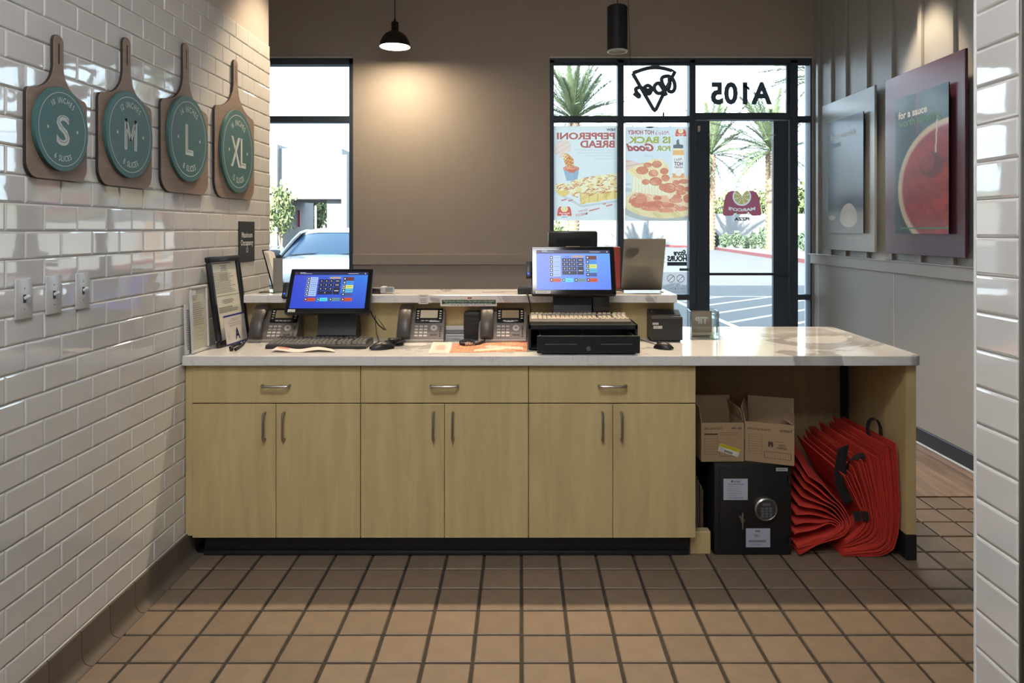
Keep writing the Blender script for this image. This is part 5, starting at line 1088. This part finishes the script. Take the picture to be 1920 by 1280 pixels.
outer = resample([(1.592,.490),(1.600,.42),(1.606,.341),(1.611,.213),(1.607,.105),(1.585,.030),(1.54,.007),(1.46,.005),(1.37,.005)], NS)
inner = resample([(1.375,.352),(1.400,.30),(1.424,.25),(1.452,.185),(1.460,.155),(1.450,.13),(1.424,.10),(1.405,.082),(1.380,.070)], NS)
rs_ = random.Random(11); NB = 24
def V3(p, y): return Vector((p[0], y, p[1]))
for i in range(NB):
    f_ = i/(NB-1); top = .0
    c = [outer[k_].lerp(inner[k_], f_) for k_ in range(NS)]
    y0 = 3.052+rs_.uniform(0, .014); y1 = 3.41; jz = rs_.uniform(-.03, .02); wv = rs_.uniform(0, 6)
    fr_ = []; bk_ = []
    for k_, p in enumerate(c):
        u = 1-k_/(NS-1); x = p.x+.0012*math.sin(k_*.9+i*.15)*u; z = p.y+(jz*u if k_ < 10 else 0)
        z = max(z, .0045+.0028*i); fr_.append(V3((x, z), y0)); bk_.append(V3((x-.055*u-.01, max(.0045+.0028*i, z+.02*u+(.05*f_*u))), y1))
    lab = 'upright red fabric bag in the pack leaning on the maple end panel' if i else 'tallest red fabric bag with an arched black handle, against the end panel'
    t = thing('delivery_bag', lab, 'bag', group='upright red bags under the worktop' if i else None)
    if i == 0: t['group'] = 'red bags under the worktop'
    slab(fr_, bk_, .0034).build('fabric', M_RED, t, True, 60)
    if i == 0:
        hp = resample([(1.535,.475),(1.530,.52),(1.537,.548),(1.556,.562),(1.576,.552),(1.588,.52),(1.591,.455)], 18); slab([V3(p, 3.16) for p in hp], [V3(p, 3.188) for p in hp], .003).build('handle', M_STRAP, t, True, 60)
    if i in (3, 7, 11, 15, 19):
        kk = 3; a, b = fr_[kk], fr_[kk+2]; d_ = (bk_[kk]-fr_[kk])*.35
        slab([a+d_+Vector((-.004,0,0)), b+d_+Vector((-.004,0,0))], [a+d_*1.5+Vector((-.004,0,0)), b+d_*1.5+Vector((-.004,0,0))], .002).build('handle_tab', M_STRAP, t)
    if i == NB-1:
        hp = resample([(1.362,.455),(1.352,.40),(1.345,.35),(1.350,.30),(1.368,.255),(1.392,.215)], 14); slab([V3(p, 3.085) for p in hp], [V3((p[0]+.052, p[1]+.012), 3.10) for p in hp], .003).build('handle', M_STRAP, t, True, 60)
        hp = resample([(1.455,.405),(1.430,.415),(1.400,.405),(1.378,.375),(1.368,.33),(1.366,.28)], 14); slab([V3(p, 3.07) for p in hp], [V3((p[0]+.035, p[1]+.02), 3.09) for p in hp], .003).build('handle', M_STRAP, t, True, 60)
        for x in (1.405, 1.44): slab([Vector((x, 3.046, .20)), Vector((x+.012, 3.046, .155))], [Vector((x+.03, 3.047, .20)), Vector((x+.038, 3.047, .16))], .002).build('strap_end', M_STRAP, t)
o2 = resample([(1.225,.345),(1.290,.300),(1.365,.225),(1.398,.165),(1.404,.135),(1.385,.098),(1.265,.050),(1.185,.014)], NS)
i2 = resample([(1.172,.092),(1.245,.116),(1.320,.143),(1.350,.128),(1.346,.112),(1.300,.086),(1.225,.062),(1.175,.050)], NS)
NL = 8
for i in range(NL):
    f_ = i/(NL-1); c = [o2[k_].lerp(i2[k_], f_) for k_ in range(NS)]; y0 = 3.058+rs_.uniform(0, .012); fr_ = []; bk_ = []
    for k_, p in enumerate(c):
        u = max(0, 1-k_/(NS*.55)); fan = .05*math.sin(f_*math.pi)*u; lift = (.13*(1-f_)+.03)*u
        fr_.append(V3((max(1.168, p.x-.02*f_*u), max(.006, p.y+fan*.5+.004*math.sin(k_*.8+i))), y0)); bk_.append(V3((max(1.166, p.x-.03*u), max(.006, p.y+lift)), 3.40))
    t = thing('delivery_bag', 'red fabric bag folded in half with its open side towards the safe', 'bag', group='folded red bags beside the safe')
    slab(fr_, bk_, .004).build('fabric', M_RED, t, True, 60)
    if i in (0, 2, 4):
        a, b = fr_[2], fr_[5]; d_ = (bk_[3]-fr_[3])*.3; slab([a+d_+Vector((0,0,.004)), b+d_+Vector((0,0,.004))], [a+d_*1.8+Vector((0,0,.004)), b+d_*1.8+Vector((0,0,.004))], .002).build('handle_tab', M_STRAP, t)
# ------------------------------------------------------------ outside
GZ = -.03
M_ASPH = mat('asphalt', (.068,.071,.075), .9, var=.06, spec=.15, scale=.6, bump=.1, bscale=30)
M_LINE = mat('white_road_paint', (.30,.31,.32), .7)
M_CONC = mat('pale_concrete', (.25,.24,.23), .8, var=.05, scale=2)
M_STUCCO = mat('white_stucco', (.13,.133,.137), .85, var=.02)
M_CURB = mat('red_curb_paint', (.105,.022,.026), .7)
lot = struct(MB().box(-70, 90, YB+.15, 110, GZ-.2, GZ).build('ground_parking_lot', M_ASPH))
def stripe(a, b, w=.11):
    a, b = Vector((*a, 0)), Vector((*b, 0)); n = Vector((-(b-a).y, (b-a).x, 0)).normalized()*w/2
    MB().add([(*(a+n).xy, GZ+.003), (*(a-n).xy, GZ+.003), (*(b-n).xy, GZ+.003), (*(b+n).xy, GZ+.003)], [(0,1,2,3)]).build('line_marking', M_LINE, lot)
stripe((3.15, 8.6), (3.08, 15.3)); stripe((.4, 8.6), (.3, 15.3)); stripe((3.0, 15.25), (12.5, 15.25)); stripe((6.6, 8.6), (6.6, 15.3))
for y in (8.9, 9.95, 11.0, 12.1, 13.2, 14.2):
    L = min(3.4, (15.2-y)*1.05); stripe((3.2, y), (3.2+L, y+L*.95))
struct(MB().box(-25, 9.0, YB+.15, 7.9, GZ-.1, GZ+.02).build('ground_sidewalk', M_CONC))
# the shop's own facade and parapet, which shade the near stalls
fc = MB(); fc.box(-26, -2.75, YB, YB+.15, GZ, 6.7); fc.box(2.75, 6.2, YB, YB+.15, GZ, 6.7); fc.box(-2.75, 2.75, YB+.02, YB+.15, CEIL+.1, 6.7)
struct(fc.build('wall_facade', M_STUCCO))
# planted island with a red curb
isl = [(12.0, 18), (12.15, 30), (12.6, 36.5), (13.6, 48), (14.2, 54), (12.2, 58), (12.0, 62), (60, 62), (60, 18)]
pl_ = struct(MB().prism(isl, GZ, GZ+.13).build('ground_planter', mat('planter_gravel', (.16,.15,.13), .9, var=.12, scale=1.5)))
q = MB(); w_ = .16
ko = [(x-w_, y) for x, y in isl[:7]]; ki = [(x+.01, y) for x, y in isl[:7]]
for a, b, c, d in zip(ko[:-1], ko[1:], ki[1:], ki[:-1]):
    q.add([(*p, GZ) for p in (a, b, c, d)]+[(*p, GZ+.17) for p in (a, b, c, d)], [(0,1,5,4),(4,5,6,7),(1,2,6,5),(2,3,7,6),(3,0,4,7)])
struct(q.build('kerb', M_CURB))
struct(MB().box(-60, 90, 62, 63, GZ, 2.75).build('wall_white_boundary', M_STUCCO))
hq = []; rs_ = random.Random(2)
for j in range(5): hq.append([(x, 75+j*9, (GZ-.2 if j in (0, 4) else (3.2+1.0*j)*(0.8+.25*math.sin(x*.11+j)+.1*math.sin(x*.37)))) for x in range(-75, 100, 5)])
struct(MB().grid(hq).build('hill', mat('dry_green_hill', (.10,.115,.07), .9, var=.2, scale=.3), None, True))
# palms
M_FROND = mat('palm_frond_green', (.055,.080,.040), .6, var=.15, rnd=.25); M_TRUNK = mat('palm_trunk_bark', (.12,.085,.06), .85, var=.25, scale=3, rnd=.1); M_BOOT = mat('palm_boot_bark', (.15,.115,.08), .85, rnd=.1)
def frond_mesh(L, droop, seed):
    rs = random.Random(seed); q = MB(); pts = []; n = 16
    for i in range(n+1): s = i/n; pts.append(Vector((L*s*(1-.12*s), 0, -droop*L*s*s)))
    q.tube(pts, [.035*(1-.8*i/n) for i in range(n+1)], 3)
    m_ = 56
    for i in range(m_):
        s = .10+.9*i/m_; k = min(n-1, int(s*n)); p = pts[k].lerp(pts[k+1], s*n-k); tg_ = (pts[k+1]-pts[k]).normalized(); ll = .62*math.sin(math.pi*(.12+.80*s))**.7*(.85+.3*rs.random())
        for sd in (-1, 1):
            dr = (tg_*.85+Vector((0, sd, 0))*.62+Vector((0,0,.22*rs.uniform(-.6,1)))).normalized(); e = p+dr*ll; wv = tg_*.034
            q.add([p-wv, p+wv, e], [(0,1,2)])
    return q.mesh('frond', M_FROND)
FR = [frond_mesh(4.0, d_, i) for i, d_ in enumerate((.10, .18, .30, .46))]
def palm(label, x, y, H, tr, nf=52, seed=0, zmin=-12):
    rs = random.Random(seed); t = thing('palm_tree', label, 'palm tree', (x, y, GZ), rs.random()*6)
    MB().tube([(0,0,-.02),(0.02,0,H*.3),(.05,.02,H*.7),(.06,.02,H)], [tr*1.15, tr, tr*.95, tr*1.1], 14).build('trunk', M_TRUNK, t, True)
    q = MB(); rows = int(H/.24)
    for r_ in range(rows):
        for c in range(9):
            a = 2*math.pi*(c+.5*(r_ % 2))/9; z = .15+r_*.24; ca, sa = math.cos(a), math.sin(a); R1 = tr*1.02
            def pp(da, rr_, zz): return (rr_*math.cos(a+da)+.05*z/H, rr_*math.sin(a+da), zz)
            q.add([pp(-.32,R1,z), pp(.32,R1,z), pp(.22,R1+.075,z+.17), pp(-.22,R1+.075,z+.17), pp(0,R1,z+.26)], [(0,1,2,3),(3,2,4),(0,3,4),(1,4,2)])
    tag(q.build('bark_scales', M_BOOT, t), kind='stuff')
    for i in range(nf):
        u = i/nf; el = 84-(84-zmin)*u**.85+rs.uniform(-6,6); k = 0 if el > 55 else (1 if el > 32 else (2 if el > 10 else 3))
        o = link('frond', FR[k], t); o.location = (.06, .02, H-.05+.25*(1-u)); o.rotation_euler = (rs.uniform(-.5,.5), -R(el), i*2.39996+rs.uniform(-.2,.2)); s_ = rs.uniform(.85, 1.15); o.scale = (s_, s_, s_)
    return t
palm('palm tree whose crown fills the window above the bread poster', X(1075,44), 44, 8.1, .32, 64, 1, 8)
palm('palm tree seen at the hinge-less edge of the door glass'.replace('hinge-less edge', 'lock side'), X(1331,50), 50, 6.6, .30, 46, 2, -5)
palm('palm tree seen at the hinge side of the door glass', X(1447,44), 44, 6.2, .32, 46, 3, -5)
palm('palm tree with fronds showing in the narrow side window', X(1560,33), 33, 8.3, .28, 44, 4, 0)
# shrubs along the planter and trees behind
M_LEAF = mat('shrub_leaf', (.050,.080,.050), .7, var=.25, rnd=.2); M_LEAF2 = mat('tree_leaf', (.085,.115,.042), .7, var=.25, rnd=.15); M_BARK = mat('thin_bark', (.10,.08,.06), .9)
def leafball(rx, rz, n, seed, size=.12, cz=None):
    rs = random.Random(seed); q = MB(); cz = rz if cz is None else cz
    for i in range(n):
        a, b, r_ = rs.uniform(0, 6.283), math.acos(rs.uniform(-1,1)), rs.uniform(.55,1.0)*(1+.18*math.sin(3*rs.random()*6))
        p = Vector((rx*r_*math.sin(b)*math.cos(a), rx*r_*math.sin(b)*math.sin(a), cz+rz*r_*math.cos(b))); e = Euler((rs.uniform(0,6),rs.uniform(0,6),rs.uniform(0,6))).to_matrix(); s_ = size*rs.uniform(.6,1.3)
        q.add([p+e @ Vector(v)*s_ for v in ((-1,0,0),(0,-.45,.1),(1,0,0),(0,.45,.1))], [(0,1,2,3)])
    return q
shl = ['low shrub on the planter closest to the lock side palm', 'second low shrub along the planter seen through the door', 'third low shrub along the planter seen through the door', 'small gap-side shrub in the middle of the door glass', 'low shrub on the planter left of the tallest one', 'tallest shrub beside the hinge side palm']
for i, (px, d, rx, rz) in enumerate(((1342,52,.33,.50),(1361,51,.34,.52),(1380,50,.36,.60),(1398,49,.28,.42),(1413,48,.25,.55),(1430,47,.33,.74))):
    t = thing('shrub', shl[i], 'shrub', (X(px,d), d, GZ+.12), 0, 'shrubs on the planter'); leafball(rx, rz, 520, 20+i).build('foliage', M_LEAF, t)
    for s in range(4): MB().tube([(0,0,-.02),(.2*rx*math.cos(s*1.6), .2*rx*math.sin(s*1.6), rz)], .02, 5).build('stem', M_BARK, t)
t = thing('shrub', 'green shrub seen in the narrow side window', 'shrub', (X(1508,42), 42, GZ+.12), 0, 'shrubs on the planter'); leafball(.5, .6, 420, 31).build('foliage', M_LEAF, t); MB().tube([(0,0,-.02),(0,0,.6)], .02, 5).build('stem', M_BARK, t)
t = thing('shrub', 'leafy green shrub under the bread poster behind the customer display', 'shrub', (X(1046,40), 40, GZ), 0, 'shrubs on the planter'); leafball(.62, .95, 700, 32).build('foliage', M_LEAF2, t); MB().tube([(0,0,0),(0,0,.9)], .03, 5).build('stem', M_BARK, t)
trl = ['pale green tree behind the emblem on the door glass', 'rounded green tree beyond the white wall, hinge side of the door', 'bushy tree beyond the white wall in the pepperoni pizza window', 'bushy tree seen through the narrow side window']
for i, (px, d, H, r_) in enumerate(((1362,74,4.6,2.2),(1425,78,5.2,2.4),(1230,80,3.6,2.2),(1506,70,5.4,1.9))):
    t = thing('tree', trl[i], 'tree', (X(px,d), d, GZ), 0, 'trees beyond the white wall'); leafball(r_, r_*.9, 900, 40+i, .3, H-r_*.6).build('foliage', M_LEAF2, t); MB().tube([(0,0,-.1),(.1,0,H*.7)], .12, 6).build('trunk', M_BARK, t)
# sign post in front of the pizza poster window
sp_ = thing('sign_post', 'perforated steel sign post behind the pizza poster window', 'post', (X(1209.5,15.5), 15.5, GZ)); q = MB()
MB().rbox(-.024, .024, -.024, .024, 0, 2.1, .003, 1).build('tube', mat('galvanised_post', (.16,.20,.23), .5, .3), sp_)
for i in range(26): MB(frame((0,-.0245,.12+i*.075), (1,0,0), (0,0,1))).lathe([(0,.0006),(.011,.0005)], 8).build('hole', M_LINE, sp_)
MB().rbox(-.15, .15, -.03, -.026, 1.72, 2.1, .004, 1).build('sign_plate', mat('grey_sign_back', (.35,.38,.40), .4), sp_)
# ------------------------------------------------------------ across the lot through the small window
bd = 46.; kb = bd/FPX
bt = thing('white_canopy_building', 'white stucco building with a deep entrance canopy beyond the parked cars', 'building', (X(525,bd), bd, GZ))
def bb(name, px0, px1, py0, py1, y0, y1, m): return MB().box(X(px0,bd+y0)-bt.location.x, X(px1,bd+y0)-bt.location.x, y0, y1, max(0., Z(py1,bd+y0)-GZ), Z(py0,bd+y0)-GZ).build(name, m, bt)
bb('canopy', 522, 641, 278, 373, 0, 7, M_STUCCO); bb('pier', 509, 520, 270, 473, -.4, 3, M_STUCCO); bb('pier', 640, 650, 290, 473, -.3, 1.5, M_STUCCO); bb('pier', 613, 640, 372, 473, .5, 2.5, M_STUCCO)
bb('rear_wall', 480, 556, 368, 473, 8, 9, M_STUCCO)
bb('side_wall', 440, 512, 300, 473, 0, 9, M_STUCCO)
M_DG = mat('dark_tinted_glass', (.05,.09,.10), .1)
for a in (521, 533, 545): bb('window_pane', a, a+10.5, 375, 470, 6.5, 6.6, M_DG)
for a in (520, 531.5, 543.5, 555.5): bb('window_mullion', a, a+2, 373, 473, 6.2, 6.5, M_FRAME)
bb('window_mullion', 520, 557, 404, 406, 6.2, 6.5, M_FRAME)
bb('door_leaf', 558.5, 562.5, 394, 425, 5.0, 5.1, mat('maroon_door', (.30,.04,.10), .5))
def small_tree(label, px, d, H, r_, n, seed, m=M_LEAF2, size=.10, ex=1.):
    t = thing('tree', label, 'tree', (X(px,d), d, GZ)); leafball(r_, r_*ex, n, seed, size, H-r_*ex*.9).build('foliage', m, t)
    for s in range(2): MB().tube([(.05*s,0,-.02),(.03-.1*s,.02,H*.4),(.12*(s-.5),0,H*.8)], .035, 6).build('trunk', M_BARK, t)
small_tree('slim young tree with bright green leaves by the bicycle rack', 527, 25, 2.9, .50, 700, 51, ex=1.75)
small_tree('olive green tree standing behind the white canopy', 578, 57, 4.2, 1.7, 1500, 52, size=.22, ex=1.1); small_tree('dense pale tree behind the white canopy pier', 604, 66, 4.4, 1.7, 1200, 53, size=.22)
small_tree('tree at the window frame edge beyond the white building', 655, 74, 6.0, 1.5, 900, 54, size=.22, ex=1.4)
br_ = thing('bicycle_rack', 'dark looped bicycle rack beside the young tree', 'bike rack', (X(512,20), 20, GZ))
for i in range(3): MB().tube([(-.35+i*.14,i*.25,0),(-.35+i*.14,i*.25,.78),(-.33+i*.14,i*.25,.9),(-.25+i*.14,i*.25,.97),(-.17+i*.14,i*.25,.9),(-.15+i*.14,i*.25,.78),(-.15+i*.14,i*.25,0)], .025, 8).build('loop', M_FRAME, br_, True)
MB().tube([(-.4,0,.55),(.2,.55,.55)], .018, 6).build('tie_bar', M_FRAME, br_)
lp = thing('lamp_post', 'thin pale post behind the parked cars', 'post', (X(592,34), 34, GZ)); MB().tube([(0,0,0),(0,0,2.55)], .05, 8).build('shaft', M_LINE, lp, True); MB().lathe([(.10,0),(.10,.12),(.05,.16)], 10, cap=True).build('base', M_CONC, lp)
# ------------------------------------------------------------ cars
M_CAR = mat('silver_white_paint', (.085,.095,.105), .35, .0, var=.01, coat=1.); M_CARW = mat('white_car_paint', (.24,.245,.25), .3, 0, var=.01, coat=1.)
M_WIND = mat('windscreen_sky_reflection', (.018,.055,.105), .3, var=.02, spec=.12); M_TYRE = mat('tyre_rubber', (.015,.015,.015), .7); M_TRIM = mat('dark_car_trim', (.02,.03,.04), .4)  # sky reflection on the windscreen is given as a blue base colour
def car(label, loc, rz, paint, name='parked_car'):
    t = thing(name, label, 'car', loc, rz); U = [i/8 for i in range(-8, 9)]
    def sheet(prof, nm, m, par=t, cy1=.25, dz=.08, p=3.):
        rows = [[(w*u, y+cy1*abs(u)**p*f_, z-dz*abs(u)**4) for u in U] for (y, z, w, f_) in prof]
        return MB().grid(rows).build(nm, m, par, True, 60)
    sheet([(.10,.22,.80,1),(.0,.34,.84,1),(-.02,.50,.86,1),(.0,.60,.87,1),(.06,.70,.87,1),(.16,.76,.86,.9)], 'front_bumper', paint)
    sheet([(.16,.76,.86,.9),(.45,.86,.87,.5),(.85,.94,.88,.2),(1.25,1.0,.86,.1),(1.36,1.01,.84,.1)], 'bonnet', paint, dz=.10)
    ws_ = sheet([(1.30,1.0,.79,.5),(1.55,1.14,.74,.5),(1.80,1.27,.68,.5),(2.02,1.375,.62,.5)], 'windscreen', M_WIND, cy1=.35, dz=.05, p=2.)
    sheet([(2.0,1.372,.63,.5),(2.12,1.415,.63,.4),(2.5,1.455,.64,0),(3.0,1.45,.63,0),(3.35,1.40,.61,0)], 'roof', paint, cy1=.3, dz=.07, p=2.)
    sheet([(3.35,1.40,.61,0),(4.0,1.10,.68,0)], 'rear_window', M_WIND, dz=.06); sheet([(4.0,1.09,.84,0),(4.5,1.02,.82,0),(4.62,.8,.80,0),(4.62,.3,.78,0)], 'boot', paint, dz=.08)
    for sd in (-1, 1):
        S_ = []
        for y, hw in ((.32,.83),(.6,.88),(1.3,.905),(2.4,.915),(3.6,.905),(4.3,.87),(4.6,.80)):
            S_.append([(sd*hw*.97, y, .22), (sd*hw*1.01, y, .45), (sd*hw*1.01, y, .70), (sd*hw*.97, y, .70+.22*min(1, y/1.0)*(1 if y < 4 else .95)), (sd*hw*.92, y, .72+.27*min(1, y/1.2))])
        MB().grid(S_ if sd > 0 else S_[::-1]).build('body_side', paint, t, True, 60)
        MB().add([(sd*.83,1.55,.99),(sd*.83,3.95,1.0),(sd*.60,3.3,1.37),(sd*.62,2.1,1.36)], [(0,1,2,3) if sd > 0 else (3,2,1,0)]).build('side_window', M_WIND, t)
        MB().tube([(sd*.80,1.40,.985),(sd*.70,1.82,1.23),(sd*.63,2.06,1.36),(sd*.62,2.5,1.40),(sd*.60,3.3,1.375)], .028, 6).build('pillar', paint, t, True)
        MB().tube([(sd*.785,1.36,.985),(sd*.69,1.80,1.235),(sd*.625,2.03,1.352)], .016, 6).build('pillar_trim', M_TRIM, t, True)
        m = MB(Matrix.Translation((sd*.97,1.62,1.02))).rbox(-.11,.11,-.06,.07,-.07,.07,.04,2).build('side_mirror', paint, t, True)
        MB(Matrix.Translation((sd*.62,.10,.64))).rbox(-.20,.17,-.05,.14,-.055,.06,.03,2).build('headlight', mat('headlight_lens', (.55,.60,.64), .08), t, True)
        for y in (.95, 3.75):
            w = MB(frame((sd*.80, y, .33), (0,1,0), (0,0,1))); w.lathe([(.20,-.11),(.30,-.11),(.33,-.08),(.33,.08),(.30,.11),(.20,.11)], 28); wo = w.build('wheel', M_TYRE, t, True)
            MB(frame((sd*.80, y, .33), (0,1,0), (0,0,1))).lathe([(0,.08*1),(.06,.09),(.20,.105),(.21,.09)] , 20).build('rim', M_STEEL, wo, True)
    MB().rbox(-.44, .44, -.035, .05, .36, .58, .02, 2).build('grille', M_TRIM, t, True)
    for i in range(8): MB().rbox(-.40+i*.105, -.385+i*.105, -.042, -.03, .37, .57, .002, 1).build('grille_bar', M_STEEL, t)
    MB().box(-.80, .80, .45, 4.4, .26, .68).build('underbody', M_TRIM, t); MB().box(-.76, .76, 1.42, 4.0, .66, .90).build('cabin_floor', M_TRIM, t)
    for a, b in (((-.62,1.33,.995),(.0,1.40,1.03)), ((.05,1.33,.995),(.62,1.46,1.05))): MB().tube([a, ((a[0]+b[0])/2, 1.33, a[2]+.022), b], .011, 5).build('wiper', M_TRIM, ws_, True)
    return t
car('silver car parked nose towards the small window', (X(600,11.2)-.05, 10.75, GZ), R(3), M_CAR)
car('white car parked further off behind the silver car', (X(650,27), 26.5, GZ+.05), R(-78), M_CARW)
